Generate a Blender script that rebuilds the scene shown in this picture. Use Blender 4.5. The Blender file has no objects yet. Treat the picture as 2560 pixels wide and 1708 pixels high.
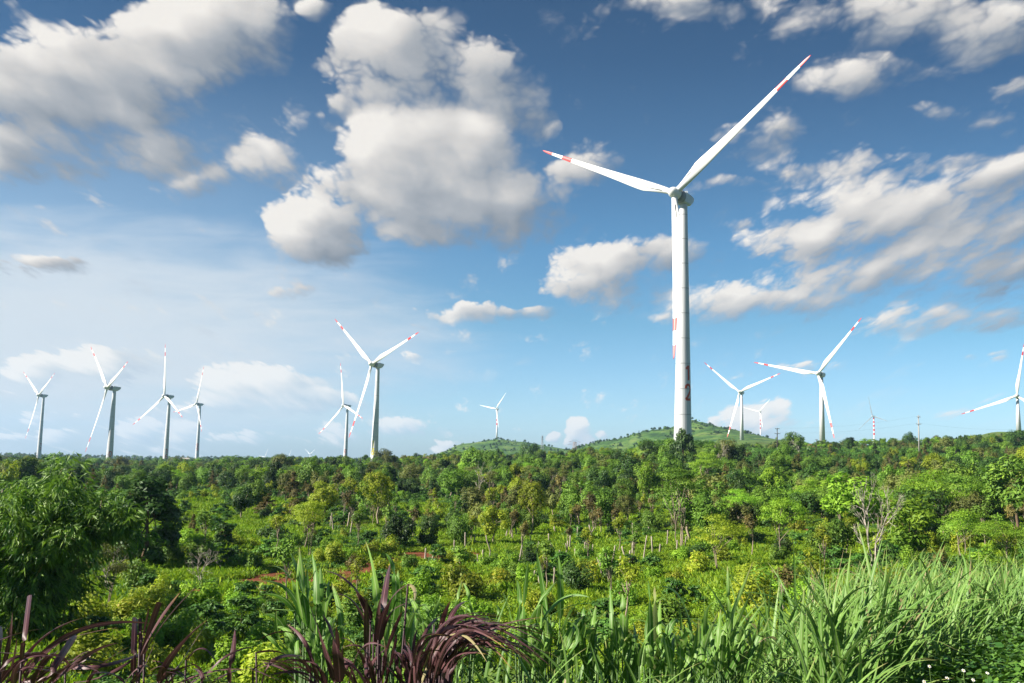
# Wind farm above a planted valley: everything below is built in metres, eye of the photographer at the origin.
import bpy, bmesh, math, random
import numpy as np
from mathutils import Vector, Matrix
random.seed(7)
RNG = np.random.default_rng(11)
S = bpy.context.scene
COL = S.collection
R = math.radians

# ------------------------------------------------------------------ camera
F_PX = 2200.0                                   # focal length in pixels of the 2560 wide photograph
cam_d = bpy.data.cameras.new('camera')
cam = bpy.data.objects.new('camera', cam_d)
COL.objects.link(cam)
S.camera = cam
PITCH, ROLL = math.atan(F_PX/20000.0), R(1.4)
fw = Vector((0, math.cos(PITCH), math.sin(PITCH)))
u0 = Vector((0, -math.sin(PITCH), math.cos(PITCH)))
r0 = Vector((1, 0, 0))
rt = math.cos(ROLL)*r0 + math.sin(ROLL)*u0
up = math.cos(ROLL)*u0 - math.sin(ROLL)*r0
cam.matrix_world = Matrix((rt, up, -fw)).transposed().to_4x4()
cam_d.sensor_width = 36.0
cam_d.lens = F_PX/2560.0*36.0
cam_d.shift_y = 0.0172
cam_d.clip_start = 0.2
cam_d.clip_end = 30000.0

# ------------------------------------------------------------------ light
SUN_AZ, SUN_EL = R(-103.0), R(34.0)              # azimuth from +Y towards +X: the sun stands on the left, a little behind
sun_dir = Vector((math.sin(SUN_AZ)*math.cos(SUN_EL), math.cos(SUN_AZ)*math.cos(SUN_EL), math.sin(SUN_EL)))
sun_d = bpy.data.lights.new('sun', 'SUN')
sun_d.energy = 5.0
sun_d.angle = R(0.5)
sun_d.color = (1.0, 0.93, 0.82)
sun = bpy.data.objects.new('sun', sun_d)
COL.objects.link(sun)
sun.rotation_euler = sun_dir.to_track_quat('Z', 'Y').to_euler()
sun.location = (-60, -20, 60)

S.view_settings.view_transform = 'Standard'
S.view_settings.look = 'None'
S.view_settings.exposure = 0.0
S.view_settings.gamma = 1.0
S.cycles.max_bounces = 6
S.cycles.diffuse_bounces = 3
S.cycles.glossy_bounces = 2
S.cycles.transmission_bounces = 3
S.cycles.transparent_max_bounces = 4
S.cycles.volume_bounces = 0
S.cycles.caustics_reflective = False
S.cycles.caustics_refractive = False
S.cycles.use_denoising = True
S.cycles.denoiser = 'OPENIMAGEDENOISE'
S.cycles.denoising_prefilter = 'ACCURATE'
S.cycles.denoising_input_passes = 'RGB_ALBEDO_NORMAL'
S.cycles.use_adaptive_sampling = True
S.cycles.adaptive_threshold = 0.01
S.cycles.adaptive_min_samples = 8

# ------------------------------------------------------------------ world: Nishita sky and cumulus by direction
w = bpy.data.worlds.new('World')
S.world = w
w.use_nodes = True
nt = w.node_tree
nt.nodes.clear()


class G:
    """small helper for node trees"""
    def __init__(self, tree):
        self.t = tree

    def n(self, kind, **kw):
        x = self.t.nodes.new(kind)
        for k, v in kw.items():
            setattr(x, k, v)
        return x

    def put(self, sock, v):
        if hasattr(v, 'is_output'):
            self.t.links.new(v, sock)
        else:
            sock.default_value = v

    def m(self, op, a, b=0.0, c=0.0, clamp=False):
        x = self.n('ShaderNodeMath', operation=op, use_clamp=clamp)
        self.put(x.inputs[0], a)
        self.put(x.inputs[1], b)
        self.put(x.inputs[2], c)
        return x.outputs[0]

    def v(self, op, a, b=(0, 0, 0), c=(0, 0, 0)):
        x = self.n('ShaderNodeVectorMath', operation=op)
        self.put(x.inputs[0], a)
        self.put(x.inputs[1], b)
        self.put(x.inputs[2], c)
        return x.outputs['Value'] if op in ('DOT_PRODUCT', 'LENGTH') else x.outputs[0]

    def noise(self, vec, scale, detail=4.0, rough=0.5, dist=0.0, dims='3D', lac=2.0):
        x = self.n('ShaderNodeTexNoise', noise_dimensions=dims)
        self.put(x.inputs['Vector'], vec)
        x.inputs['Scale'].default_value = scale
        x.inputs['Detail'].default_value = detail
        x.inputs['Roughness'].default_value = rough
        x.inputs['Lacunarity'].default_value = lac
        x.inputs['Distortion'].default_value = dist
        return x.outputs['Fac']

    def step(self, x, a, b, lo=0.0, hi=1.0, kind='SMOOTHSTEP'):
        y = self.n('ShaderNodeMapRange', interpolation_type=kind)
        self.put(y.inputs[0], x)
        for i, q in enumerate((a, b, lo, hi)):
            self.put(y.inputs[i+1], q)
        return y.outputs[0]

    def mix(self, f, a, b, blend='MIX'):
        x = self.n('ShaderNodeMix', data_type='RGBA', blend_type=blend)
        self.put(x.inputs[0], f)
        self.put(x.inputs[6], a)
        self.put(x.inputs[7], b)
        return x.outputs[2]

    def ramp(self, f, stops):
        x = self.n('ShaderNodeValToRGB')
        self.put(x.inputs[0], f)
        e = x.color_ramp.elements
        while len(e) > 1:
            e.remove(e[0])
        e[0].position, e[0].color = stops[0][0], (*stops[0][1], 1)
        for p, c in stops[1:]:
            k = e.new(p)
            k.color = (*c, 1)
        return x.outputs[0]


# cloud lobes: (azimuth tangent, elevation tangent, half width, half height, thickness)
LOBES = [(-0.515, 0.424, 0.104, 0.069, 1.12), (-0.583, 0.435, 0.064, 0.057, 0.9), (-0.441, 0.391, 0.064, 0.059, 0.8), (-0.53, 0.354, 0.129, 0.042, 0.85), (-0.437, 0.343, 0.084, 0.031, 0.8), (-0.586, 0.35, 0.059, 0.035, 0.9), (-0.38, 0.481, 0.099, 0.044, 0.9), (-0.322, 0.469, 0.057, 0.037, 0.8), (-0.446, 0.471, 0.059, 0.035, 0.6), (-0.398, 0.44, 0.074, 0.03, 0.7), (-0.319, 0.322, 0.059, 0.027, 0.6), (-0.384, 0.302, 0.054, 0.017, 0.55), (-0.277, 0.31, 0.035, 0.012, 0.5), (-0.558, 0.324, 0.059, 0.02, 0.5), (-0.151, 0.479, 0.062, 0.047, 0.82), (-0.124, 0.439, 0.089, 0.057, 0.84), (-0.036, 0.438, 0.059, 0.057, 0.84), (-0.092, 0.413, 0.084, 0.03, 0.7), (-0.213, 0.456, 0.047, 0.021, 0.6), (-0.205, 0.391, 0.03, 0.021, 0.6), (-0.237, 0.526, 0.022, 0.014, 0.6), (-0.011, 0.471, 0.03, 0.03, 0.6), (-0.095, 0.333, 0.087, 0.063, 1.0), (-0.048, 0.293, 0.089, 0.044, 1.0), (-0.15, 0.311, 0.059, 0.032, 0.95), (-0.05, 0.361, 0.035, 0.032, 0.95), (-0.114, 0.304, 0.099, 0.04, 0.95), (-0.027, 0.28, 0.079, 0.032, 0.95), (0.034, 0.279, 0.042, 0.016, 0.7), (-0.092, 0.263, 0.074, 0.026, 0.8), (-0.196, 0.318, 0.035, 0.012, 0.5), (-0.224, 0.257, 0.05, 0.035, 1.0), (-0.178, 0.255, 0.022, 0.01, 0.45), (0.472, 0.538, 0.144, 0.035, 0.62), (0.566, 0.53, 0.064, 0.035, 0.7), (0.393, 0.466, 0.054, 0.027, 0.62), (0.46, 0.484, 0.045, 0.015, 0.5), (0.19, 0.542, 0.059, 0.017, 0.5), (0.495, 0.425, 0.062, 0.015, 0.5), (0.546, 0.413, 0.035, 0.012, 0.5), (0.074, 0.332, 0.047, 0.016, 0.55), (0.273, 0.372, 0.054, 0.025, 0.55), (0.314, 0.394, 0.03, 0.017, 0.5), (0.416, 0.338, 0.116, 0.029, 0.62), (0.493, 0.361, 0.059, 0.019, 0.6), (0.263, 0.319, 0.035, 0.008, 0.45), (0.029, 0.392, 0.012, 0.009, 0.5), (0.589, 0.454, 0.03, 0.015, 0.5), (0.491, 0.288, 0.139, 0.052, 0.85), (0.553, 0.326, 0.074, 0.032, 0.8), (0.389, 0.254, 0.094, 0.036, 0.8), (0.54, 0.237, 0.109, 0.042, 0.85), (0.413, 0.214, 0.114, 0.027, 0.8), (0.302, 0.185, 0.114, 0.021, 0.7), (0.237, 0.179, 0.054, 0.021, 0.65), (0.513, 0.175, 0.099, 0.02, 0.65), (0.462, 0.161, 0.054, 0.012, 0.55), (0.338, 0.253, 0.059, 0.015, 0.5), (0.146, 0.233, 0.074, 0.022, 0.75), (0.111, 0.201, 0.062, 0.026, 0.8), (0.131, 0.181, 0.032, 0.014, 0.5), (0.262, 0.272, 0.017, 0.008, 0.5), (-0.024, 0.164, 0.067, 0.009, 0.7), (-0.255, 0.181, 0.032, 0.008, 0.45), (0.041, 0.166, 0.015, 0.004, 0.4), (0.182, 0.157, 0.03, 0.008, 0.4), (0.217, 0.133, 0.022, 0.005, 0.4), (-0.529, 0.21, 0.037, 0.012, 0.8), (-0.579, 0.209, 0.022, 0.009, 0.5), (-0.284, 0.068, 0.064, 0.022, 1.0), (-0.239, 0.056, 0.059, 0.015, 0.95), (-0.328, 0.049, 0.035, 0.012, 0.8), (-0.538, 0.084, 0.03, 0.018, 0.8), (-0.464, 0.088, 0.059, 0.021, 0.8), (-0.419, 0.077, 0.03, 0.011, 0.5), (-0.513, 0.009, 0.022, 0.009, 0.7), (-0.562, 0.007, 0.022, 0.007, 0.6), (-0.417, 0.014, 0.021, 0.015, 0.8), (-0.37, 0.011, 0.022, 0.015, 0.7), (-0.389, -0.001, 0.045, 0.008, 0.5), (-0.301, 0.012, 0.037, 0.007, 0.6), (-0.33, 0.01, 0.02, 0.007, 0.5), (-0.129, 0.027, 0.045, 0.011, 0.55), (-0.188, 0.018, 0.032, 0.011, 0.5), (-0.261, 0.011, 0.025, 0.006, 0.5), (-0.49, 0.03, 0.01, 0.004, 0.5), (-0.534, 0.029, 0.02, 0.007, 0.5), (0.078, 0.029, 0.013, 0.015, 1.0), (0.084, 0.019, 0.01, 0.011, 0.9), (0.05, 0.019, 0.007, 0.005, 0.8), (0.069, 0.015, 0.007, 0.006, 0.8), (0.106, 0.025, 0.006, 0.005, 0.7), (0.153, 0.026, 0.014, 0.007, 0.8), (0.256, 0.041, 0.017, 0.021, 1.0), (0.279, 0.037, 0.025, 0.024, 1.0), (0.306, 0.052, 0.018, 0.012, 0.8), (0.306, 0.035, 0.02, 0.015, 0.6), (0.232, 0.036, 0.007, 0.007, 0.8), (-0.074, 0.006, 0.017, 0.007, 0.7), (0.336, 0.109, 0.022, 0.006, 0.5), (0.381, 0.106, 0.022, 0.008, 0.55), (0.516, 0.127, 0.012, 0.005, 0.5), (0.561, 0.13, 0.02, 0.005, 0.45), (-0.117, 0.104, 0.015, 0.006, 0.5), (-0.103, 0.145, 0.014, 0.006, 0.4), (0.311, 0.11, 0.015, 0.005, 0.4), (0.499, 0.055, 0.03, 0.005, 0.35), (-0.077, 0.115, 0.012, 0.005, 0.35)]
g = nt.nodes.new('ShaderNodeTexCoord')
K = G(nt)
sep = K.n('ShaderNodeSeparateXYZ')
nt.links.new(g.outputs['Generated'], sep.inputs[0])
dx, dy, dz = sep.outputs
yy = K.m('MAXIMUM', dy, 0.04)
U = K.m('DIVIDE', dx, yy)
V = K.m('DIVIDE', dz, yy)
P = K.n('ShaderNodeCombineXYZ')
nt.links.new(U, P.inputs[0])
nt.links.new(V, P.inputs[1])
P = P.outputs[0]
# perspective noise space: finer towards the horizon
vv = K.m('MAXIMUM', K.m('ADD', V, 0.16), 0.02)
Q = K.n('ShaderNodeCombineXYZ')
nt.links.new(K.m('DIVIDE', U, vv), Q.inputs[0])
nt.links.new(K.m('MULTIPLY', K.m('LOGARITHM', vv, math.e), 1.15), Q.inputs[1])
Q = Q.outputs[0]


def lobe_group(lobes):
    """thickness of the heaped lobes, and how far a point looks towards the sun (upper left) on the lobe that stands in front"""
    t = bpy.data.node_groups.new('cloud_lobes', 'ShaderNodeTree')
    t.interface.new_socket('P', in_out='INPUT', socket_type='NodeSocketVector')
    t.interface.new_socket('field', in_out='OUTPUT', socket_type='NodeSocketFloat')
    t.interface.new_socket('facing', in_out='OUTPUT', socket_type='NodeSocketFloat')
    k = G(t)
    i = k.n('NodeGroupInput')
    o = k.n('NodeGroupOutput')
    acc, num, den = 0.0, 0.0, 0.0002
    for cx, cy, rx, ry, wt in lobes:
        rx, ry = rx*1.2, ry*1.2
        q = k.v('MULTIPLY_ADD', i.outputs[0], (1/rx, 1/ry, 0), (-cx/rx, -cy/ry, 0))
        d = k.v('DOT_PRODUCT', q, q)
        h = k.m('MULTIPLY_ADD', d, -wt*0.62, wt)
        acc = k.m('SMOOTH_MAX', acc, h, 0.07)
        wgt = k.m('POWER', k.m('MULTIPLY_ADD', d, -0.55*wt**2, wt**2, clamp=True), 4.5)
        num = k.m('MULTIPLY_ADD', wgt, k.v('DOT_PRODUCT', q, (-0.62, 0.78, 0)), num)
        den = k.m('ADD', den, wgt)
    t.links.new(acc, o.inputs[0])
    t.links.new(k.m('DIVIDE', num, den), o.inputs[1])
    return t


def field(group, vec):
    x = K.n('ShaderNodeGroup')
    x.node_tree = group
    nt.links.new(vec, x.inputs[0])
    return x.outputs[0], x.outputs[1]


def vscale(vec, s):
    x = K.n('ShaderNodeVectorMath', operation='SCALE')
    nt.links.new(vec, x.inputs[0])
    K.put(x.inputs['Scale'], s)
    return x.outputs[0]


# warp the lobes so that no outline stays round
wn = K.n('ShaderNodeTexNoise')
nt.links.new(Q, wn.inputs['Vector'])
wn.inputs['Scale'].default_value = 3.6
wn.inputs['Detail'].default_value = 4.0
warp = K.v('MULTIPLY', K.v('SUBTRACT', wn.outputs['Color'], (0.5, 0.5, 0.5)), (1, 1, 0))
PW = K.v('ADD', P, vscale(warp, K.m('MULTIPLY', vv, 0.17)))


def puffs(vec, vd=3.0, nd=9.0):
    """heaped, rounded billows: smooth cells on several scales over a soft fractal"""
    x = K.n('ShaderNodeTexVoronoi', voronoi_dimensions='2D', feature='SMOOTH_F1')
    nt.links.new(vec, x.inputs['Vector'])
    x.inputs['Scale'].default_value = 5.2
    x.inputs['Detail'].default_value = vd
    x.inputs['Roughness'].default_value = 0.62
    x.inputs['Lacunarity'].default_value = 2.3
    x.inputs['Smoothness'].default_value = 0.35
    v_ = K.m('SUBTRACT', 0.92, K.m('MULTIPLY', x.outputs['Distance'], 0.95))
    return K.m('ADD', K.m('MULTIPLY', v_, 0.48), K.m('MULTIPLY', K.noise(vec, 5.0, nd, 0.60, 0.1), 0.52))


fine = K.n('ShaderNodeTexNoise')
nt.links.new(Q, fine.inputs['Vector'])
fine.inputs['Scale'].default_value = 14.0
fine.inputs['Detail'].default_value = 3.0
QW = K.v('ADD', Q, vscale(K.v('SUBTRACT', fine.outputs['Color'], (0.5, 0.5, 0.5)), 0.055))
n_big = puffs(QW)
n_lit = puffs(QW, 1.0, 3.0)
n_sun = puffs(K.v('ADD', QW, (-0.06, 0.07, 0.0)), 1.0, 3.0)
n_soft = K.noise(Q, 2.1, 3.0, 0.5)
edge = K.m('MULTIPLY', K.m('SUBTRACT', n_big, 0.345), K.step(U, 0.0, 0.25, 1.35, 1.6))
fleck = K.step(K.m('ADD', K.noise(Q, 9.0, 8.0, 0.6, 0.4), K.m('MULTIPLY', K.m('SUBTRACT', n_soft, 0.5), 0.9)), 0.62, 0.86)
fleck = K.m('MULTIPLY', fleck, K.step(V, 0.02, 0.12, 0.0, 0.30))
low = K.step(V, 0.22, 0.03, 0.0, 1.0)
puff = K.m('MULTIPLY', K.m('SUBTRACT', n_lit, n_sun), 0.62)
puff = K.m('ADD', puff, K.m('MULTIPLY', K.m('SUBTRACT', K.m('ADD', n_soft, n_big), 0.90), 0.26))
puff = K.m('ADD', puff, K.m('MULTIPLY', low, 0.24))

# high veil of cirrus low on the left
vp = K.v('MULTIPLY_ADD', P, (1/0.50, 1/0.15, 0), (0.52/0.50, -0.125/0.15, 0))
veil = K.m('SUBTRACT', 1.0, K.v('DOT_PRODUCT', vp, vp))
st = K.n('ShaderNodeMapping')
nt.links.new(P, st.inputs['Vector'])
st.inputs['Rotation'].default_value = (0, 0, R(16))
st.inputs['Scale'].default_value = (2.2, 11.0, 1.0)
vn = K.noise(st.outputs[0], 2.6, 6.0, 0.55, 0.3)
veil = K.step(K.m('ADD', veil, K.m('MULTIPLY', K.m('SUBTRACT', vn, 0.5), 1.3)), -0.15, 1.0)
veil = K.m('MULTIPLY', veil, 0.88)

sky = K.n('ShaderNodeTexSky', sky_type='NISHITA')
sky.sun_disc = False
sky.sun_elevation = SUN_EL
sky.sun_rotation = SUN_AZ
sky.altitude = 500
sky.air_density = 1.0
sky.dust_density = 0.6
sky.ozone_density = 2.0
EXPO = 1.25                                    # the photograph is exposed for the greenery
SKY_STRENGTH = 0.05
S.view_settings.exposure = EXPO
base = K.v('SCALE', sky.outputs[0])
base.node.inputs['Scale'].default_value = SKY_STRENGTH
tone = K.ramp(K.step(V, -0.05, 0.60, 0, 1, 'LINEAR'), [(0.0, (.52, .70, .95)), (.123, (.50, .70, .93)), (.177, (.445, .65, .83)), (.315, (.30, .575, .67)), (.454, (.22, .52, .645)), (.66, (.18, .39, .495)), (.80, (.128, .312, .415)), (1.0, (.10, .26, .355))])
base = K.v('SCALE', K.v('MULTIPLY', base, tone))
base.node.inputs['Scale'].default_value = 4.0*2**-EXPO
gray = K.n('ShaderNodeHueSaturation')
nt.links.new(base, gray.inputs['Color'])
gray.inputs['Saturation'].default_value = 0.90
CS = 2**-EXPO                                   # cloud brightness in the same units as the sky
thin = K.m('MULTIPLY', K.step(U, 0.10, -0.60), K.step(V, 0.50, 0.12, 0.0, 0.55))
clear = K.mix(thin, gray.outputs[0], (0.50*CS, 0.62*CS, 0.74*CS, 1))
clear = K.mix(veil, clear, (0.71*CS, 0.775*CS, 0.835*CS, 1))


def background(col):
    x = K.n('ShaderNodeBackground')
    nt.links.new(col, x.inputs[0])
    x.inputs[1].default_value = 1.0
    return x.outputs[0]


def tile(u_lo, u_hi, v_lo, v_hi):
    """the clouds of one part of the sky, built only from the lobes that can reach it"""
    mine = [b for b in LOBES if b[0]+b[2]*1.7+.09 > u_lo and b[0]-b[2]*1.7-.09 < u_hi
            and b[1]+b[3]*1.7+.07 > v_lo and b[1]-b[3]*1.7-.07 < v_hi]
    grp = lobe_group(mine)
    f0, facing = field(grp, PW)
    d0 = K.m('ADD', f0, edge)
    crisp = K.m('ADD', K.step(facing, -0.5, 0.45, 0.80, 0.36), K.step(U, 0.0, 0.25, 0.0, 0.22))
    alpha = K.m('MULTIPLY', K.step(d0, 0.08, crisp), K.step(V, -0.03, 0.0))
    alpha = K.m('MAXIMUM', alpha, fleck)
    lit = K.m('MULTIPLY', facing, 0.66)
    lit = K.m('ADD', K.m('ADD', lit, puff), K.step(U, 0.02, 0.35, 0.52, 0.47), clamp=True)
    col = K.ramp(lit, [(0.04, (0.25, 0.29, 0.34)), (0.40, (0.43, 0.455, 0.485)), (0.68, (0.67, 0.655, 0.635)), (0.98, (0.93, 0.89, 0.835))])
    col = K.mix(low, col, K.ramp(lit, [(0.05, (0.42, 0.56, 0.71)), (0.45, (0.66, 0.76, 0.84)), (0.95, (1.0, 0.99, 0.96))]))
    return background(K.mix(K.m('MULTIPLY', alpha, K.m('MULTIPLY', K.m('SUBTRACT', 1.0, K.m('MULTIPLY', low, K.step(U, 0.0, -0.3, 0.0, 0.22))), 0.96)), clear, K.v('MULTIPLY', col, (CS, CS, CS))))


def pick(fac, a, b):
    x = K.n('ShaderNodeMixShader')
    nt.links.new(fac, x.inputs[0])
    nt.links.new(a, x.inputs[1])
    nt.links.new(b, x.inputs[2])
    return x.outputs[0]


VS, U1, U2 = 0.15, -0.26, 0.13
low_sky = pick(K.m('GREATER_THAN', U, -0.1), tile(-2, -0.1, -1, VS), tile(-0.1, 2, -1, VS))
high_sky = pick(K.m('GREATER_THAN', U, U1), tile(-2, U1, VS, 3),
                pick(K.m('GREATER_THAN', U, U2), tile(U1, U2, VS, 3), tile(U2, 2, VS, 3)))
front = pick(K.m('GREATER_THAN', V, VS), low_sky, high_sky)
# the rest of the sky round the photographer: scattered thin cloud
far_n = K.noise(g.outputs['Generated'], 3.2, 5.0, 0.58)
rest = K.mix(K.step(far_n, 0.5, 0.75, 0.0, 0.8), base, (0.62*CS, 0.62*CS, 0.61*CS, 1))
inside = K.m('MULTIPLY', K.m('LESS_THAN', K.m('ABSOLUTE', U), 0.95), K.m('GREATER_THAN', dy, 0.2))
inside = K.m('MULTIPLY', inside, K.m('MULTIPLY', K.m('GREATER_THAN', V, -0.04), K.m('LESS_THAN', V, 0.75)))
wo = K.n('ShaderNodeOutputWorld')
nt.links.new(pick(inside, background(rest), front), wo.inputs[0])
w.cycles.sampling_method = 'MANUAL'
w.cycles.sample_map_resolution = 512


# ------------------------------------------------------------------ terrain height (metres, eye = 0)
A_COL = [-0.62, -0.445, -0.291, -0.145, 0.0, 0.1, 0.191, 0.282, 0.418, 0.582]
D_ROW = [2, 4, 8, 14, 25, 45, 70, 100, 150, 215, 300, 400, 500, 650, 850, 1200, 1700, 2500, 5000, 9000]
Z_TAB = np.array([
    # left ...................................................... right
    [-1.8, -1.8, -1.8, -1.8, -1.8, -1.8, -1.8, -1.8, -1.6, -1.5],
    [-2.6, -2.6, -2.5, -2.4, -2.4, -2.4, -2.4, -2.2, -1.45, -1.15],
    [-4.5, -4.5, -4.5, -4.5, -4.3, -4.0, -3.6, -3.0, -2.1, -1.65],
    [-6.5, -6.6, -6.8, -6.8, -6.4, -5.9, -5.3, -4.6, -3.6, -3.1],
    [-8.5, -8.8, -9.0, -9.0, -8.8, -8.3, -7.6, -6.5, -5.4, -4.6],
    [-9.6, -10.4, -11.0, -11.0, -11.0, -10.7, -10.0, -9.0, -8.0, -7.0],
    [-10.6, -11.2, -11.4, -11.4, -11.4, -11.3, -11.0, -10.2, -9.6, -8.4],
    [-10.8, -11.2, -11.4, -11.5, -11.6, -11.4, -11.0, -10.4, -10.0, -8.5],
    [-11.0, -11.2, -11.2, -11.2, -11.2, -10.9, -10.2, -9.6, -9.3, -7.3],
    [-11.0, -11.2, -10.8, -10.4, -10.2, -9.4, -7.8, -7.3, -7.0, -5.0],
    [-12.0, -12.5, -11.0, -9.0, -8.2, -6.0, -1.8, -2.0, -3.0, 0.0],
    [-15., -15., -11.5, -7.5, -5.5, -2.0, 1.5, 4.0, 3.0, 7.0],
    [-17., -17., -12.5, -6.5, -3.2, 0.0, 3.0, 7.0, 10., 15.],
    [-20., -18., -14., -7.0, -2.5, 0.0, 3.0, 9.0, 13., 19.],
    [-22., -19., -15., -9.5, -6.0, -3.0, 6.0, 14., 18., 28.],
    [-27., -26., -20., -14., -10., -3.0, 12., 27., 26., 48.],
    [-30., -27., -21., -18., -12., 0.0, 20., 36., 36., 55.],
    [-34., -30., -24., -22., -20., 5.0, 30., 45., 48., 60.],
    [-90., -90., -90., -90., -80., -60., -20., 20., 35., 40.],
    [-220., -220., -220., -220., -200., -180., -150., -100., -60., -50.]])
HILLS = [  # x, y, height, radius across, radius along, profile power: grassy hills beyond the plantation
    (333., 1600., 66., 74., 150., 1.05), (240., 1600., 30., 80., 150., 1.7), (170., 1600., 16., 70., 150., 1.8), (425., 1620., 17., 95., 150., 1.6),
    (-38., 1900., 44., 62., 170., 1.8), (45., 1900., 26., 90., 160., 1.8), (-105., 1920., 20., 60., 150., 1.8)]


def _h(ix, iy):
    n = (ix*374761393 + iy*668265263) & 0xffffffff
    n = ((n ^ (n >> 13))*1274126177) & 0xffffffff
    return ((n ^ (n >> 16)) & 0xffff)/65535.0


def vnoise(x, y):
    x = np.asarray(x, float)
    y = np.asarray(y, float)
    ix, iy = np.floor(x).astype(np.int64), np.floor(y).astype(np.int64)
    fx, fy = x-ix, y-iy
    fx, fy = fx*fx*(3-2*fx), fy*fy*(3-2*fy)
    a, b, c, d = _h(ix, iy), _h(ix+1, iy), _h(ix, iy+1), _h(ix+1, iy+1)
    return (a*(1-fx)+b*fx)*(1-fy)+(c*(1-fx)+d*fx)*fy


def fbm(x, y, o=4):
    s, a, t = 0.0, 1.0, 0.0
    for i in range(o):
        s = s+a*vnoise(np.asarray(x)*2**i+17.3*i, np.asarray(y)*2**i-9.1*i)
        t += a
        a *= 0.5
    return s/t


PADS = []                                        # (x, y, z, radius): levelled ground under each turbine


def ground(x, y):
    x = np.asarray(x, float)
    y = np.asarray(y, float)
    d = np.maximum(y, 2.0)
    a = np.clip(x/np.maximum(d, 6.0), A_COL[0], A_COL[-1])
    ld = np.log(np.clip(d, D_ROW[0], D_ROW[-1]))
    lr = np.log(np.array(D_ROW, float))
    i = np.clip(np.searchsorted(lr, ld)-1, 0, len(lr)-2)
    t = (ld-lr[i])/(lr[i+1]-lr[i])
    ac = np.array(A_COL)
    j = np.clip(np.searchsorted(ac, a)-1, 0, len(ac)-2)
    s = (a-ac[j])/(ac[j+1]-ac[j])
    s = s*s*(3-2*s)
    z = (Z_TAB[i, j]*(1-s)+Z_TAB[i, j+1]*s)*(1-t)+(Z_TAB[i+1, j]*(1-s)+Z_TAB[i+1, j+1]*s)*t
    z = z+np.minimum(d*0.006, 4.0)*(fbm(x/np.maximum(d*0.11, 5.0)+3, y/np.maximum(d*0.16, 5.0))-0.5)*np.clip((y-20)/40, 0, 1)
    for hx, hy, hh, rx, ry, pw in HILLS:
        q = np.sqrt(((x-hx)/rx)**2+((y-hy)/ry)**2)
        rough = 1+0.16*(fbm(x/38., y/38.)-0.5)
        zb = hh*rough*np.exp(-0.75*q**pw)
        z = z+np.maximum(zb-np.maximum(z, 0)*0.35, 0)
    for px, py, pz, pr in PADS:
        q = np.sqrt((x-px)**2+(y-py)**2)/pr
        k = np.clip(1.6-q, 0, 1)
        k = k*k*(3-2*k)
        z = z*(1-k)+pz*k
    return z


def gz(x, y):
    return float(ground(x, y))


# ------------------------------------------------------------------ scene helpers
def tag(o, label=None, cat=None, group=None, kind=None):
    if label:
        o['label'] = label
    if cat:
        o['category'] = cat
    if group:
        o['group'] = group
    if kind:
        o['kind'] = kind
    return o


def empty(name, loc, rz=0.0):
    o = bpy.data.objects.new(name, None)
    o.empty_display_size = 0.5
    COL.objects.link(o)
    o.location = loc
    o.rotation_euler = (0, 0, rz)
    return o


def link(name, mesh, parent=None, loc=(0, 0, 0), rot=(0, 0, 0)):
    o = bpy.data.objects.new(name, mesh)
    COL.objects.link(o)
    if parent:
        o.parent = parent
    o.location = loc
    o.rotation_euler = rot
    return o


def mesh_np(name, verts, faces, mats=(), face_mat=None, smooth=False, tone=None):
    """fast mesh from arrays; faces (n,3) or (n,4); tone = per vertex value stored as an attribute"""
    me = bpy.data.meshes.new(name)
    verts = np.asarray(verts, np.float32)
    faces = np.asarray(faces, np.int32)
    k = faces.shape[1]
    me.vertices.add(len(verts))
    me.vertices.foreach_set('co', verts.ravel())
    me.loops.add(faces.size)
    me.loops.foreach_set('vertex_index', faces.ravel())
    me.polygons.add(len(faces))
    me.polygons.foreach_set('loop_start', np.arange(0, faces.size, k, dtype=np.int32))
    me.polygons.foreach_set('loop_total', np.full(len(faces), k, np.int32))
    for m in mats:
        me.materials.append(m)
    if face_mat is not None:
        me.polygons.foreach_set('material_index', np.asarray(face_mat, np.int32))
    me.update(calc_edges=True)
    me.polygons.foreach_set('use_smooth', np.full(len(faces), smooth))
    if tone is not None:
        at = me.attributes.new('tone', 'FLOAT', 'POINT')
        at.data.foreach_set('value', np.asarray(tone, np.float32))
    return me


def loft(rings, closed_ends=True, mats=None):
    """rings: list of (n,3) arrays of equal length -> verts, quads, row index per quad"""
    n = len(rings[0])
    v = np.concatenate(rings)
    f, row = [], []
    for r in range(len(rings)-1):
        for i in range(n):
            j = (i+1) % n
            f.append((r*n+i, r*n+j, (r+1)*n+j, (r+1)*n+i))
            row.append(r)
    if closed_ends:
        c0, c1 = len(v), len(v)+1
        v = np.concatenate([v, [rings[0].mean(0)], [rings[-1].mean(0)]])
        for i in range(n):
            j = (i+1) % n
            f.append((c0, j, i, c0))
            row.append(0)
            b = (len(rings)-1)*n
            f.append((c1, b+i, b+j, c1))
            row.append(len(rings)-2)
    return v, f, row


def mesh_py(name, v, f, mats=(), fm=None, smooth=False):
    me = bpy.data.meshes.new(name)
    me.from_pydata([tuple(map(float, p)) for p in v], [], [tuple(dict.fromkeys(map(int, q))) for q in f])
    for m in mats:
        me.materials.append(m)
    if fm is not None:
        me.polygons.foreach_set('material_index', np.asarray(fm, np.int32))
    me.polygons.foreach_set('use_smooth', np.full(len(me.polygons), smooth))
    me.update()
    return me


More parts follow.
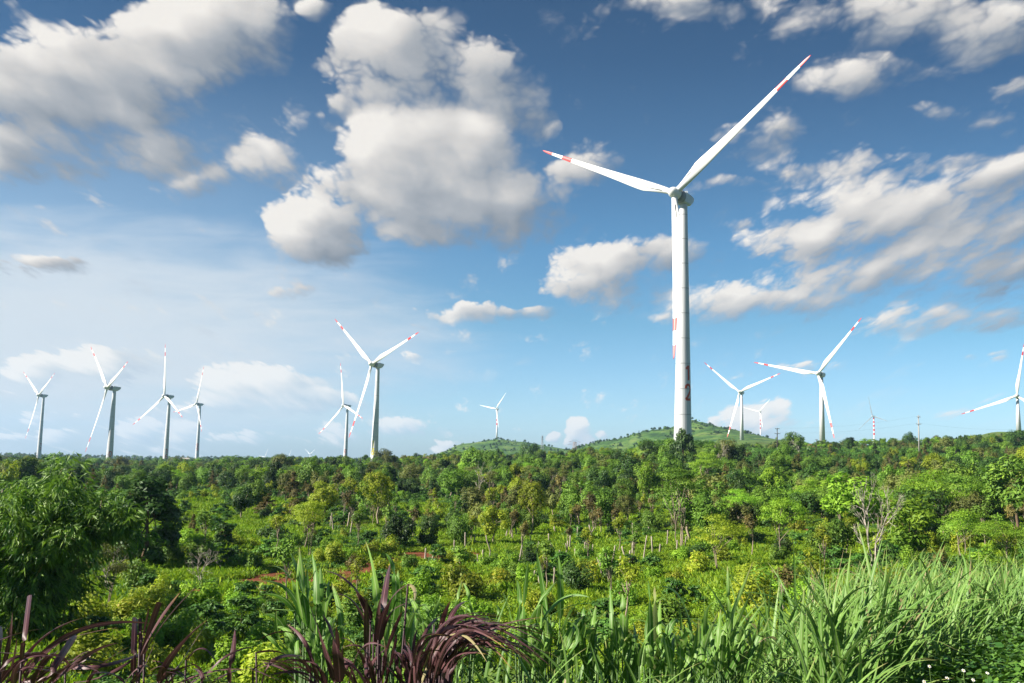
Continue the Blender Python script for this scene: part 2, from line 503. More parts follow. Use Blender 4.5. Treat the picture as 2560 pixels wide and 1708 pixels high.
def simple_mat(name, col, rough=0.5, spec=0.4, noise=0.0, nscale=1.0, stretch=(1, 1, 1), metal=0.0):
    m = bpy.data.materials.new(name)
    m.use_nodes = True
    k = G(m.node_tree)
    b = m.node_tree.nodes['Principled BSDF']
    b.inputs['Roughness'].default_value = rough
    b.inputs['Metallic'].default_value = metal
    b.inputs['Specular IOR Level'].default_value = spec
    if noise:
        tc = k.n('ShaderNodeTexCoord')
        n = k.noise(k.v('MULTIPLY', tc.outputs['Object'], stretch), nscale, 5.0, 0.6)
        c = k.mix(k.step(n, 0.3, 0.7), (*[x*(1-noise) for x in col], 1), (*col, 1))
        k.t.links.new(c, b.inputs['Base Color'])
    else:
        b.inputs['Base Color'].default_value = (*col, 1)
    return m


M_WHITE = simple_mat('turbine_white_paint', (0.72, 0.72, 0.70), 0.35, 0.4, 0.09, 0.25, (1, 1, 0.3))
M_TOWER = simple_mat('tower_concrete_paint', (0.60, 0.61, 0.625), 0.5, 0.3, 0.20, 1.3, (1.4, 1.4, 0.03))
M_SEAM = simple_mat('tower_joint', (0.33, 0.34, 0.35), 0.7)
M_RED = simple_mat('signal_red_paint', (0.50, 0.012, 0.008), 0.4, 0.4, 0.1, 0.4)
M_GREY = simple_mat('generator_grey_paint', (0.22, 0.23, 0.24), 0.5, 0.4, 0.15, 0.8)
M_NAC = simple_mat('nacelle_paint', (0.60, 0.61, 0.61), 0.45, 0.4, 0.1, 0.6)
M_BAND = simple_mat('yellow_foot_band', (0.62, 0.58, 0.22), 0.6)
M_DIGIT = simple_mat('orange_red_numeral_paint', (0.48, 0.055, 0.012), 0.6)
M_DIGIT_Y = simple_mat('yellow_numeral_paint', (0.72, 0.60, 0.04), 0.6)
M_STRIP = simple_mat('vortex_strip', (0.10, 0.10, 0.10), 0.6)
M_DARKBLADE = simple_mat('grey_blade_paint', (0.16, 0.18, 0.19), 0.5)

# ------------------------------------------------------------------ turbine parts (shared meshes)
BL = 65.0


def blade_mesh(name, mats, red=True, thin=1.0):
    rs = np.concatenate([[0.0, .012, .03, .06, .10, .14, .18, .22, .28, .36, .46, .56, .66, .75],
                         [.7599, .7601, .80, .8349, .8351, .88, .9199, .9201, .95, .975, .992, 1.0]])
    rings = []
    for t in rs:
        r = 1.3+t*(BL-1.3)
        round_ = 1-np.clip((t-.03)/.15, 0, 1)
        chord = np.interp(t, [0, .03, .18, .24, .4, .6, .8, .95, .985, 1], [2.3, 2.3, 4.25, 4.1, 3.1, 2.25, 1.55, .95, .6, .12])*thin
        thick = np.interp(t, [0, .03, .18, .3, .6, 1], [2.3, 2.25, 1.35, .85, .42, .05])*(thin**.5)
        tw = R(np.interp(t, [0, .1, .25, .5, 1], [14, 13, 8, 3, 0]))
        bend = 1.6*t*t
        ph = np.linspace(0, 2*np.pi, 20, endpoint=False)
        x, y = np.cos(ph), np.sin(ph)
        # chord along x (leading edge +x), thickness along y; centre of twist at a third of the chord
        cx = x*chord/2*(1-0.0*round_)
        cy = y*thick/2
        taper = 1-(1-round_)*0.55*np.clip(-x, 0, 1)
        cy = cy*taper
        cx = cx-(1-round_)*chord*0.19
        X = cx*np.cos(tw)-cy*np.sin(tw)
        Y = cx*np.sin(tw)+cy*np.cos(tw)-bend
        rings.append(np.stack([X, Y, np.full(20, r)], 1))
    v, f, row = loft(rings)
    fm = []
    for q in row:
        t = (rs[q]+rs[q+1])/2
        fm.append(1 if red and (.76 <= t <= .835 or t >= .92) else 0)
    return mesh_py(name, v, f, mats, fm, True)


ME_BLADE = blade_mesh('rotor_blade', (M_WHITE, M_RED))
ME_BLADE_PLAIN = blade_mesh('plain_rotor_blade', (M_WHITE,), False)
ME_BLADE_DARK = blade_mesh('thin_grey_rotor_blade', (M_DARKBLADE,), False, 0.8)


def strip_mesh():
    # dark stick-on vortex strip along the suction side near the root
    v, f = [], []
    for k, t in enumerate(np.linspace(.06, .20, 12)):
        r = 1.3+t*(BL-1.3)
        x = np.interp(t, [.06, .2], [-0.55, -1.55])
        y = np.interp(t, [.06, .12, .2], [-1.22, -1.0, -.66])
        for dx, dyy in ((-.10, 0), (.10, -.03), (.10, -.12), (-.10, -.09)):
            v.append((x+dx, y+dyy, r))
    for k in range(11):
        for a in range(4):
            b = (a+1) % 4
            f.append((k*4+a, k*4+b, (k+1)*4+b, (k+1)*4+a))
    f += [(0, 3, 2, 1), (44, 45, 46, 47)]
    return mesh_py('vortex_strip', v, f, (M_STRIP,))


ME_STRIP = strip_mesh()


def lathe_y(prof, n=28):
    rings = []
    a = np.linspace(0, 2*np.pi, n, endpoint=False)
    for y, r in prof:
        rings.append(np.stack([r*np.cos(a), np.full(n, y), r*np.sin(a)], 1))
    return loft(rings)


_v, _f, _ = lathe_y([(-3.35, .12), (-3.2, .7), (-2.75, 1.25), (-2.0, 1.75), (-1.0, 2.05), (0.3, 2.15), (1.5, 2.05), (1.9, 1.7)])
ME_HUB = mesh_py('hub', _v, _f, (M_WHITE,), None, True)
_v, _f, _ = lathe_y([(1.9, 1.7), (2.0, 2.05), (2.25, 2.4), (2.7, 2.5), (4.2, 2.5), (4.6, 2.4), (4.8, 2.0), (4.85, 1.5)])
ME_GEN = mesh_py('generator_ring', _v, _f, (M_GREY,), None, True)


def nacelle_mesh():
    def sec(y, w, zt, zb):
        b = .45
        return np.array([(-w, y, zb+b), (-w+b, y, zb), (w-b, y, zb), (w, y, zb+b), (w, y, zt-b), (w-b, y, zt), (-w+b, y, zt), (-w, y, zt-b)])
    v, f, _ = loft([sec(4.7, 1.9, 1.9, -2.0), sec(5.2, 2.1, 2.2, -2.3), sec(9.6, 2.0, 2.2, -2.0), sec(11.4, 1.8, 2.15, -.6), sec(12.3, 1.6, 2.1, 0.6)])
    return mesh_py('nacelle', v, f, (M_NAC,))


ME_NAC = nacelle_mesh()


def tube_py(path, r, n=6):
    rings = []
    for i, p in enumerate(path):
        p = Vector(p)
        d = (Vector(path[min(i+1, len(path)-1)])-Vector(path[max(i-1, 0)])).normalized()
        a = d.orthogonal().normalized()
        b = d.cross(a)
        rr = r[i] if isinstance(r, (list, tuple)) else r
        rings.append(np.array([tuple(p+a*(rr*math.cos(t*2*math.pi/n))+b*(rr*math.sin(t*2*math.pi/n))) for t in range(n)]))
    # keep the ring frames aligned
    for i in range(1, len(rings)):
        best = min(range(n), key=lambda s: np.sum((np.roll(rings[i], -s, 0)-rings[i-1])**2))
        rings[i] = np.roll(rings[i], -best, 0)
    return loft(rings)


_v, _f, _ = tube_py([(-.7, 8.6, 2.1), (-.7, 8.6, 3.3), (-.45, 8.6, 3.7), (.45, 8.6, 3.7), (.7, 8.6, 3.3), (.7, 8.6, 2.1)], .09)
ME_MAST = mesh_py('wind_sensor', _v, _f, (M_NAC,))

STROKES = {
    '0': [[(.5, 1), (.2, .93), (.06, .72), (.06, .28), (.2, .07), (.5, 0), (.8, .07), (.94, .28), (.94, .72), (.8, .93), (.5, 1)]],
    '1': [[(.18, .74), (.58, .97), (.58, 0)]],
    '2': [[(.08, .74), (.16, .92), (.4, 1), (.7, .97), (.9, .8), (.86, .58), (.5, .3), (.08, .02)], [(.08, .03), (.95, .03)]],
    '3': [[(.1, .85), (.35, 1), (.7, .97), (.88, .78), (.75, .58), (.42, .53)], [(.42, .53), (.78, .48), (.94, .26), (.75, .04), (.4, 0), (.08, .13)]],
    '6': [[(.85, .9), (.55, 1), (.22, .85), (.06, .5), (.08, .2), (.35, .0), (.7, .02), (.93, .22), (.88, .46), (.6, .58), (.3, .52), (.1, .35)]],
    '7': [[(.06, .96), (.94, .96), (.6, .5), (.42, 0)]],
    '8': [[(.5, .53), (.2, .62), (.14, .83), (.35, .99), (.65, .99), (.86, .83), (.8, .62), (.5, .53), (.16, .42), (.06, .2), (.3, .0), (.7, .0), (.94, .2), (.84, .42), (.5, .53)]],
    '9': [[(.15, .1), (.45, 0), (.78, .15), (.94, .5), (.92, .8), (.65, 1), (.3, .98), (.07, .78), (.12, .54), (.4, .42), (.7, .48), (.9, .65)]],
}


def numeral_mesh(ch, rad, z0, h, wdt, az, mat, lift=0.03, sw=0.27):
    """painted numeral lying on the tower: rad(z) gives the radius, az the azimuth of its middle"""
    v, f = [], []
    for si, st in enumerate(STROKES[ch]):
        pts = []
        for a, b in zip(st[:-1], st[1:]):
            for t in np.linspace(0, 1, 7)[:-1]:
                pts.append((a[0]+(b[0]-a[0])*t, a[1]+(b[1]-a[1])*t))
        pts.append(st[-1])
        pts = np.array(pts)*[wdt, h]
        base = len(v)
        tg = np.gradient(pts, axis=0)
        tg /= np.linalg.norm(tg, axis=1)[:, None]+1e-9
        nr = np.stack([-tg[:, 1], tg[:, 0]], 1)*sw*wdt*.62
        for p, q in zip(pts, nr):
            for s in (-1, 0, 1):
                x, z = p+q*s
                zz = z0+z
                rr = rad(zz)+lift+.004*si
                ang = az+(x-wdt/2)/rr
                v.append((rr*math.sin(ang), -rr*math.cos(ang), zz))
        for i in range(len(pts)-1):
            for s in (0, 1):
                k = base+i*3+s
                f.append((k, k+1, k+4, k+3))
    return mesh_py('numeral', v, f, (mat,))


def make_turbine(name, hub, yaw, theta, cone, label, base_z, r_base, r_top, seam=9.4, blades=ME_BLADE, digits=None, scale=1.0,
                 bands=(), foot=None, group='wind turbines across the plantation', tilt=5.0, dig=None, flat=True, det=True, seams=True):
    """hub = world position of the rotor centre; yaw 0 faces the photographer (-Y)"""
    yw = R(yaw)
    n = Vector((math.sin(yw), -math.cos(yw), 0))
    back = 6.9*scale                              # rotor centre ahead of the tower axis
    ax = Vector(hub)-n*back*math.cos(R(tilt))
    top = hub[2]-back*math.sin(R(tilt))-2.2*scale
    g0 = min(gz(ax.x, ax.y), base_z)
    root = empty(name, (ax.x, ax.y, g0), yw)
    tag(root, label, 'wind turbine', group)
    H = top-g0

    def rad(z):
        return r_base+(r_top-r_base)*min(max((z-(base_z-g0))/(top-base_z), -0.2), 1)
    # tower
    zs, fmz = [0.0], []
    cuts = []
    if seams:
        z = base_z-g0+seam
        while z < H-3:
            cuts.append((z-.16, z+.16, 1))
            z += seam
    for a, b, mi in bands:
        cuts.append((a*H, b*H, mi))
    if foot:
        cuts.append((0.0, base_z-g0+foot, 3))
    cuts.sort()
    for a, b, mi in cuts:
        if a > zs[-1]+1e-3:
            fmz.append(0)
            zs.append(a)
        fmz.append(mi)
        zs.append(b)
    fmz.append(0)
    zs.append(H)
    N = 30 if flat else 40
    an = np.linspace(0, 2*np.pi, N, endpoint=False)
    rings, rm = [], []
    for i, mi in enumerate(fmz):
        for zz in (zs[i], zs[i+1]):
            rr = rad(zz)*(1.012 if mi == 1 else 1.0)
            rings.append(np.stack([rr*np.cos(an), rr*np.sin(an), np.full(N, zz)], 1))
        rm += [mi, mi]
    v, f, row = loft(rings)
    tw = link('tower', mesh_py('tower', v, f, (M_TOWER, M_SEAM, M_RED, M_BAND), [rm[q] if q % 2 == 0 else 1 for q in row], not flat), root)
    if digits:
        z0, h, wd, az, mat = dig
        for k, ch in enumerate(digits):
            zz = base_z-g0+z0-k*h*1.28
            link('numeral', numeral_mesh(ch, rad, zz, h, wd, R(az)-yw, mat), tw)
    # nacelle, generator, rotor share one frame tilted backwards
    fr = Matrix.Rotation(R(-tilt), 4, 'X')
    base = Matrix.Translation((0, -back*math.cos(R(tilt)), hub[2]-g0)) @ fr @ Matrix.Scale(scale, 4)

    def part(nm, me, mat=None, par=root, mw=None):
        o = link(nm, me, par)
        o.matrix_local = mw if mw is not None else base
        return o
    part('nacelle', ME_NAC)
    nac = [c for c in root.children if c.name.startswith('nacelle')][-1]
    if det:
        ms = part('wind_sensor', ME_MAST, par=nac, mw=Matrix.Identity(4))
        part('generator_ring', ME_GEN)
    part('hub', ME_HUB)
    for k in range(3):
        a = R(theta)+k*2*math.pi/3
        # blade points along local +Z at angle 0, clockwise seen from the front
        m = base @ Matrix.Rotation(a, 4, 'Y') @ Matrix.Rotation(R(cone), 4, 'X')
        b = part('blade', blades, mw=m)
        if det and blades is ME_BLADE:
            s = part('vortex_strip', ME_STRIP, par=b, mw=Matrix.Identity(4))
    return root


# ------------------------------------------------------------------ turbines in place
for px_, py_, pz_ in ((-680.8, 1275, -27.6), (-421.4, 1079, -26.5), (-522, 1472, -22.5), (-240, 1286, -21.5), (-115.7, 740, -10.6),
                      (-385, 848, -20.0), (61.3, 322, 6.0), (315, 1195, 28.8), (287, 816, 18.0), (616, 1068, 44.0)):
    PADS.append((px_, py_, pz_, 18.0 if pz_ == 6.0 else 30.0))

make_turbine('wind_turbine', (59.0, 318.4, 98.6), -38.8, 54.5, 4.2, 'tallest wind turbine, red tipped blades, tower marked 12 behind a dark drooping tree',
             7.2, 3.25, 1.45, 9.4, digits='12', dig=(21.9, 5.6, 2.6, 32, M_DIGIT))
make_turbine('wind_turbine', (-684.4, 1275.4, 71.0), -40.3, 63.4, 4.3, 'red tipped wind turbine with a yellow tower foot, beside the one marked 0',
             -27.4, 3.3, 1.6, 12, digits='11', dig=(25.0, 4.8, 2.4, 62, M_DIGIT), foot=4.2)
make_turbine('wind_turbine', (-389.6, 847.7, 56.1), -46.6, 71.3, 4.0, 'red tipped wind turbine marked 0 whose foot hides behind an olive tree',
             -20.0, 3.3, 1.6, 12, digits='06', dig=(10.0, 5.0, 2.5, 32, M_DIGIT))
make_turbine('wind_turbine', (-424.9, 1078.5, 62.8), -38.7, 115.7, 4.3, 'red tipped wind turbine marked 16 with one blade pointing straight up',
             -26.0, 3.4, 1.6, 12, digits='16', dig=(19.4, 5.4, 2.6, 36, M_DIGIT))
make_turbine('wind_turbine', (-525.6, 1471.8, 73.6), -42.4, 17.7, 4.7, 'red tipped wind turbine marked 09 with a yellow tower foot',
             -22.0, 3.3, 1.6, 12, digits='09', dig=(24.6, 5.2, 2.6, 18, M_DIGIT), foot=5.0)
make_turbine('wind_turbine', (-244.3, 1286.1, 67.2), -46.0, -11.3, 4.0, 'slim red tipped wind turbine marked 07 behind the one with yellow numerals',
             -20.9, 3.3, 1.6, 12, digits='07', dig=(19.6, 5.0, 2.5, 6, M_DIGIT))
make_turbine('wind_turbine', (-118.3, 740.0, 74.4), -40.5, 70.4, 4.2, 'second tallest wind turbine, red tipped, with yellow numerals on its tower',
             -10.1, 3.3, 1.55, 11.6, digits='18', dig=(15.2, 5.2, 2.5, -24, M_DIGIT_Y))
make_turbine('wind_turbine', (-32.0, 1908.0, 100.9), -38.9, 40.3, 5.0, 'small all white wind turbine standing on the rounded grassy hill',
             32.2, 1.9, 1.1, 12, blades=ME_BLADE_PLAIN, scale=0.69, bands=((.63, .70, 2), (.50, .57, 2), (.75, .79, 2)), flat=False, det=False, seams=False)
make_turbine('wind_turbine', (310.8, 1194.7, 94.1), -38.0, 70.2, 7.5, 'red tipped wind turbine in front of the white cloud, lowest blade tip behind a tree',
             29.4, 2.7, 1.4, 12, flat=False, seams=False)
make_turbine('wind_turbine', (651.0, 2302.0, 131.3), -39.3, 44.0, 6.5, 'small white wind turbine with red dashes on its tower, in front of the white cloud',
             55.1, 1.5, 0.9, 12, blades=ME_BLADE_PLAIN, scale=0.69, bands=((.73, .78, 2), (.62, .67, 2), (.50, .55, 2)), flat=False, det=False, seams=False)
make_turbine('wind_turbine', (285.3, 815.6, 83.2), -45.0, 41.9, 4.3, 'red tipped wind turbine with a plain white tower beside the leafy dome tree',
             18.5, 2.65, 1.5, 12, flat=False, seams=False)
make_turbine('wind_turbine', (815.0, 1983.0, 108.9), -58.4, 107.3, 2.5, 'small wind turbine with thin dark blades and a red and white banded tower',
             51.9, 1.9, 1.3, 12, blades=ME_BLADE_DARK, scale=0.69, bands=tuple((c-.035, c+.035, 2) for c in (.955, .83, .70, .56, .42)), flat=False, det=False, seams=False)
make_turbine('wind_turbine', (615.3, 1068.1, 87.7), -36.0, 9.3, 4.0, 'red tipped wind turbine cut off by the edge of the view',
             45.3, 2.9, 1.5, 12, flat=False, seams=False)
make_turbine('wind_turbine', (-1261.7, 5597.9, -20.8), -42.9, 61.8, 4.4, 'tiny distant white wind turbine, two blades in a V above the far ridge',
             -80.0, 3.0, 1.5, 12, blades=ME_BLADE_PLAIN, flat=False, det=False, seams=False)
make_turbine('wind_turbine', (-1560.0, 5650.0, -44.0), -42.9, 35.0, 4.4, 'tiny distant white blade tip above the far ridge, away from the V shaped pair',
             -95.0, 3.0, 1.5, 12, blades=ME_BLADE_PLAIN, flat=False, det=False, seams=False)
make_turbine('wind_turbine', (-1410.0, 5650.0, -46.0), -42.9, 30.0, 4.4, 'tiny distant white blade tip above the far ridge, next to the V shaped pair',
             -95.0, 3.0, 1.5, 12, blades=ME_BLADE_PLAIN, flat=False, det=False, seams=False)

# ------------------------------------------------------------------ the ground as one sheet
rows = np.concatenate([np.linspace(-25, 2, 8)[:-1], np.geomspace(2, 9500, 250)])
cols = np.linspace(-1.0, 1.0, 260)
YY, AA = np.meshgrid(rows, cols, indexing='ij')
XX = AA*(np.maximum(YY, 0)*0.80+30)
ZZ = ground(XX, YY)
gv = np.stack([XX, YY, ZZ], -1).reshape(-1, 3)
nr_, nc_ = len(rows), len(cols)
ii, jj = np.meshgrid(np.arange(nr_-1), np.arange(nc_-1), indexing='ij')
q0 = (ii*nc_+jj).ravel()
gf = np.stack([q0, q0+1, q0+nc_+1, q0+nc_], 1)

m = bpy.data.materials.new('valley_soil_and_grass')
m.use_nodes = True
k = G(m.node_tree)
b = m.node_tree.nodes['Principled BSDF']
b.inputs['Roughness'].default_value = 0.9
b.inputs['Specular IOR Level'].default_value = 0.1
geo = k.n('ShaderNodeNewGeometry')
pos = geo.outputs['Position']
n1 = k.noise(pos, 0.055, 6.0, 0.6)
n2 = k.noise(pos, 0.9, 5.0, 0.65)
n3 = k.noise(pos, 0.013, 5.0, 0.55)
gr = k.ramp(k.m('ADD', k.m('MULTIPLY', n2, 0.6), k.m('MULTIPLY', n1, 0.4)),
            [(0.30, (0.030, 0.060, 0.012)), (0.48, (0.075, 0.135, 0.018)), (0.62, (0.15, 0.20, 0.03)), (0.75, (0.22, 0.24, 0.05))])
soil = k.ramp(n2, [(0.3, (0.10, 0.030, 0.014)), (0.7, (0.21, 0.075, 0.035))])
col = k.mix(k.step(k.m('ADD', n1, k.m('MULTIPLY', n2, 0.25)), 0.69, 0.76), gr, soil)
# the grassy hills far behind: meadow with scrub and a few bare strips
sp = k.n('ShaderNodeSeparateXYZ')
k.t.links.new(pos, sp.inputs[0])
far = k.step(sp.outputs[1], 900, 1300)
n4 = k.noise(pos, 0.022, 7.0, 0.62, 0.4)
hill = k.ramp(n4, [(0.34, (0.025, 0.060, 0.014)), (0.46, (0.055, 0.120, 0.022)), (0.56, (0.095, 0.165, 0.032)), (0.68, (0.16, 0.20, 0.055)), (0.80, (0.20, 0.16, 0.085))])
hill = k.mix(k.step(k.noise(pos, 0.075, 5.0, 0.65), 0.52, 0.60), hill, (0.025, 0.055, 0.014, 1))
hill = k.mix(k.step(sp.outputs[2], -8.0, 2.0), (0.04, 0.085, 0.022, 1), hill)
col = k.mix(far, col, hill)
k.t.links.new(col, b.inputs['Base Color'])
bump = k.n('ShaderNodeBump')
bump.inputs['Strength'].default_value = 0.6
bump.inputs['Distance'].default_value = 0.25
k.t.links.new(n2, bump.inputs['Height'])
k.t.links.new(bump.outputs[0], b.inputs['Normal'])
GK, GB, GCOL, GSOIL, GN2 = k, b, col, soil, n2
gnd = link('ground', mesh_np('ground', gv, gf, (m,), smooth=True))
tag(gnd, kind='structure')


# ------------------------------------------------------------------ foliage materials
def leaf_mat(name, c0, c1, trans=0.35, rough=0.55, spec=0.22, tip=None):
    """c0 old leaves .. c1 young leaves, mixed by the leaf's own tone and from plant to plant"""
    m = bpy.data.materials.new(name)
    m.use_nodes = True
    k = G(m.node_tree)
    b = m.node_tree.nodes['Principled BSDF']
    out = m.node_tree.nodes['Material Output']
    at = k.n('ShaderNodeAttribute', attribute_name='tone')
    oi = k.n('ShaderNodeObjectInfo')
    f = k.m('ADD', at.outputs['Fac'], k.m('MULTIPLY', k.m('SUBTRACT', oi.outputs['Random'], 0.5), 0.55), clamp=True)
    col = k.mix(f, (*c0, 1), (*c1, 1))
    if tip:
        col = k.mix(k.step(at.outputs['Fac'], 0.86, 0.96), col, (*tip, 1))
    hs = k.n('ShaderNodeHueSaturation')
    k.t.links.new(k.step(oi.outputs['Random'], 0, 1, 0.485, 0.515, 'LINEAR'), hs.inputs['Hue'])
    k.t.links.new(k.step(k.m('FRACT', k.m('MULTIPLY', oi.outputs['Random'], 7.31)), 0, 1, 0.80, 1.2, 'LINEAR'), hs.inputs['Value'])
    k.t.links.new(col, hs.inputs['Color'])
    col = hs.outputs[0]
    k.t.links.new(col, b.inputs['Base Color'])
    b.inputs['Roughness'].default_value = rough
    b.inputs['Specular IOR Level'].default_value = spec
    tr = k.n('ShaderNodeBsdfTranslucent')
    k.t.links.new(k.mix(1.0, col, (1.15, 1.25, 0.6, 1), 'MULTIPLY'), tr.inputs['Color'])
    mx = k.n('ShaderNodeMixShader')
    mx.inputs[0].default_value = trans
    k.t.links.new(b.outputs[0], mx.inputs[1])
    k.t.links.new(tr.outputs[0], mx.inputs[2])
    k.t.links.new(mx.outputs[0], out.inputs['Surface'])
    return m


L_DARK = leaf_mat('dark_glossy_leaves', (0.019, 0.055, 0.013), (0.076, 0.140, 0.022), 0.18, 0.5, 0.25)
L_MID = leaf_mat('mid_green_leaves', (0.052, 0.132, 0.019), (0.207, 0.330, 0.036), 0.24)
L_BRIGHT = leaf_mat('bright_green_leaves', (0.110, 0.252, 0.019), (0.318, 0.480, 0.041), 0.32)
L_YELLOW = leaf_mat('yellow_green_leaves', (0.156, 0.222, 0.017), (0.369, 0.414, 0.034), 0.33, tip=(0.40, 0.32, 0.03))
L_OLIVE = leaf_mat('olive_leaves', (0.078, 0.108, 0.026), (0.214, 0.228, 0.054), 0.22)
L_BROWN = leaf_mat('brownish_leaves', (0.078, 0.084, 0.024), (0.214, 0.168, 0.050), 0.22, tip=(0.24, 0.14, 0.045))
L_COFFEE = leaf_mat('coffee_leaves', (0.031, 0.102, 0.022), (0.123, 0.240, 0.031), 0.2, 0.48, 0.28)
L_BAMBOO = leaf_mat('bamboo_leaves', (0.044, 0.132, 0.026), (0.279, 0.468, 0.066), 0.30, 0.5, 0.25)
L_HERB = leaf_mat('low_herb_leaves', (0.092, 0.201, 0.012), (0.308, 0.407, 0.026), 0.32)
BARK = simple_mat('brown_bark', (0.17, 0.115, 0.075), 0.85, 0.2, 0.45, 3.0, (1, 1, 0.2))
BARK_PALE = simple_mat('pale_bark', (0.34, 0.27, 0.20), 0.8, 0.2, 0.35, 3.0, (1, 1, 0.2))
BARK_GREY = simple_mat('bare_grey_wood', (0.42, 0.37, 0.31), 0.85, 0.2, 0.35, 3.0, (1, 1, 0.2))
POST_WOOD = simple_mat('weathered_post_wood', (0.40, 0.34, 0.27), 0.85, 0.2, 0.4, 4.0, (1, 1, 0.15))


def unit(v):
    return v/(np.linalg.norm(v, axis=-1, keepdims=True)+1e-9)


def leaf_cloud(puffs, leaf, n, rng, centre, out=0.75, upb=0.35, droop=0.2, aspect=0.45, shell=0.5, cup=0.0, flat=0.0):
    """leaf quads on a set of ellipsoid puffs [(cx,cy,cz,rx,ry,rz)]; returns verts, quads, tone"""
    pf = np.asarray(puffs, float)
    wgt = (pf[:, 3]*pf[:, 4]+pf[:, 3]*pf[:, 5]+pf[:, 4]*pf[:, 5])
    idx = rng.choice(len(pf), n, p=wgt/wgt.sum())
    d = unit(rng.normal(size=(n, 3)))
    rad = shell+(1-shell)*rng.random(n)**0.6
    rad = rad*(1+0.18*rng.normal(size=n)*(rng.random(n) < .3))
    p = pf[idx, :3]+d*rad[:, None]*pf[idx, 3:]
    o = unit(d/pf[idx, 3:]*pf[idx, 3:].mean(1, keepdims=True)*0.7+unit(p-np.asarray(centre))*0.6)
    nrm = unit(o*(out+.35)+rng.normal(size=(n, 3))*0.42+np.array([0, 0, upb]))
    t = unit(np.cross(nrm, rng.normal(size=(n, 3)))+o*0.35-np.array([0, 0, droop]))
    if flat:
        t[:, 2] *= (1-flat)
        t = unit(t)
    wv = unit(np.cross(nrm, t))
    ln = leaf*(0.6+0.8*rng.random(n))[:, None]
    wd = ln*aspect
    up_ = np.cross(t, wv)*cup
    v = np.stack([p-t*ln*.5, p+wv*wd*.5+up_*ln, p+t*ln*.5-np.array([0, 0, droop])*ln*.25, p-wv*wd*.5+up_*ln], 1).reshape(-1, 3)
    f = np.arange(n*4).reshape(n, 4)
    pt = rng.random(len(pf))
    tone = np.clip(0.5*pt[idx]+0.5*rng.random(n), 0, 1)
    return v, f, np.repeat(tone, 4)


def wood(paths, n=5):
    V, Fc, off = [], [], 0
    for path, r in paths:
        v, f, _ = tube_py(path, r, n)
        V.append(v)
        Fc += [[a+off for a in q] for q in f]
        off += len(v)
    return np.concatenate(V), np.array(Fc)


def puff_ring(rng, n, cz, rz, rx, pr, lo=-1.0, flat=1.0, bias=0.75):
    out = []
    for _ in range(n):
        d = unit(rng.normal(size=3))
        d[2] = max(d[2], lo)
        q = bias+(1-bias)*rng.random()
        s = pr*(0.7+0.6*rng.random())
        out.append((d[0]*rx*q, d[1]*rx*q, cz+d[2]*rz*q, s, s, s*flat))
    return out


def limbs(rng, puffs, h0, base_r, k=7, stems=1, lean=0.04, z0=0.0, spread=0.25):
    """tapered trunk(s) and limbs running out to the puffs"""
    paths, tops = [], []
    for s in range(stems):
        a = rng.random()*6.28
        bx, by = (spread*.4*math.cos(a), spread*.4*math.sin(a)) if stems > 1 else (0, 0)
        tx, ty = bx*2.4+lean*h0*rng.normal(), by*2.4+lean*h0*rng.normal()
        pts = [(bx+(tx-bx)*t+0.02*h0*rng.normal()*(0 < t < 1), by+(ty-by)*t+0.02*h0*rng.normal()*(0 < t < 1), -0.3+(h0+.3)*t) for t in np.linspace(0, 1, 6)]
        r = base_r/(stems**.5)
        paths.append((pts, [r*1.25, r, r*.9, r*.8, r*.7, r*.55]))
        tops.append(pts)
    sel = [puffs[i] for i in rng.permutation(len(puffs))[:k]]
    for c in sel:
        pts = tops[rng.integers(len(tops))]
        st = Vector(pts[rng.integers(3, 6)])
        en = Vector(c[:3])
        mid = st.lerp(en, .5)+Vector((0, 0, .08*h0))*rng.random()
        paths.append(([tuple(st), tuple(st.lerp(mid, .6)), tuple(mid), tuple(en)], [base_r*.42, base_r*.34, base_r*.26, base_r*.1]))
    return paths


PROTO = {}


def add_proto(kind, H, W, crown, trunk, leafm, barkm):
    v, f, tone = crown
    cm = mesh_np('crown', v, f, (leafm,), tone=tone) if v is not None else None
    tv, tf = trunk
    tm = mesh_np('trunk', tv, tf, (barkm,), smooth=True)
    PROTO.setdefault(kind, []).append(dict(crown=cm, trunk=tm, H=H, W=W, leaf=leafm, bark=barkm, raw=(crown, trunk)))


def rgen(seed):
    return np.random.default_rng(seed)


# --- species -------------------------------------------------------
def sp_round(seed, H=8, W=7, nl=3600, leaf=.50, z0=.16, np_=22, mat=None, bark=None, droop=.3, asp=.42, kind='round', stems=1, pr=.165):
    r = rgen(seed)
    cz, rz = H*(z0+(1-z0)/2), H*(1-z0)/2
    pf = puff_ring(r, np_, cz, rz*.80, W/2*.78, W*pr, bias=.62)
    c = leaf_cloud(pf, leaf, nl, r, (0, 0, cz-.1*H), droop=droop, aspect=asp)
    add_proto(kind, H, W, c, wood(limbs(r, pf, H*(z0+.30), H*.022, 8, stems)), mat or L_DARK, bark or BARK)


def sp_oval(seed, kind='oval', mat=None):
    r = rgen(seed)
    H, W = 12., 7.8
    pf = puff_ring(r, 34, H*.66, H*.27, W*.40, W*.13, bias=.55)
    c = leaf_cloud(pf, .40, 3400, r, (0, 0, H*.6), droop=.15, aspect=.5, shell=.3)
    add_proto(kind, H, W, c, wood(limbs(r, pf, H*.55, .20, 12, 1)), mat or L_YELLOW, BARK_PALE)


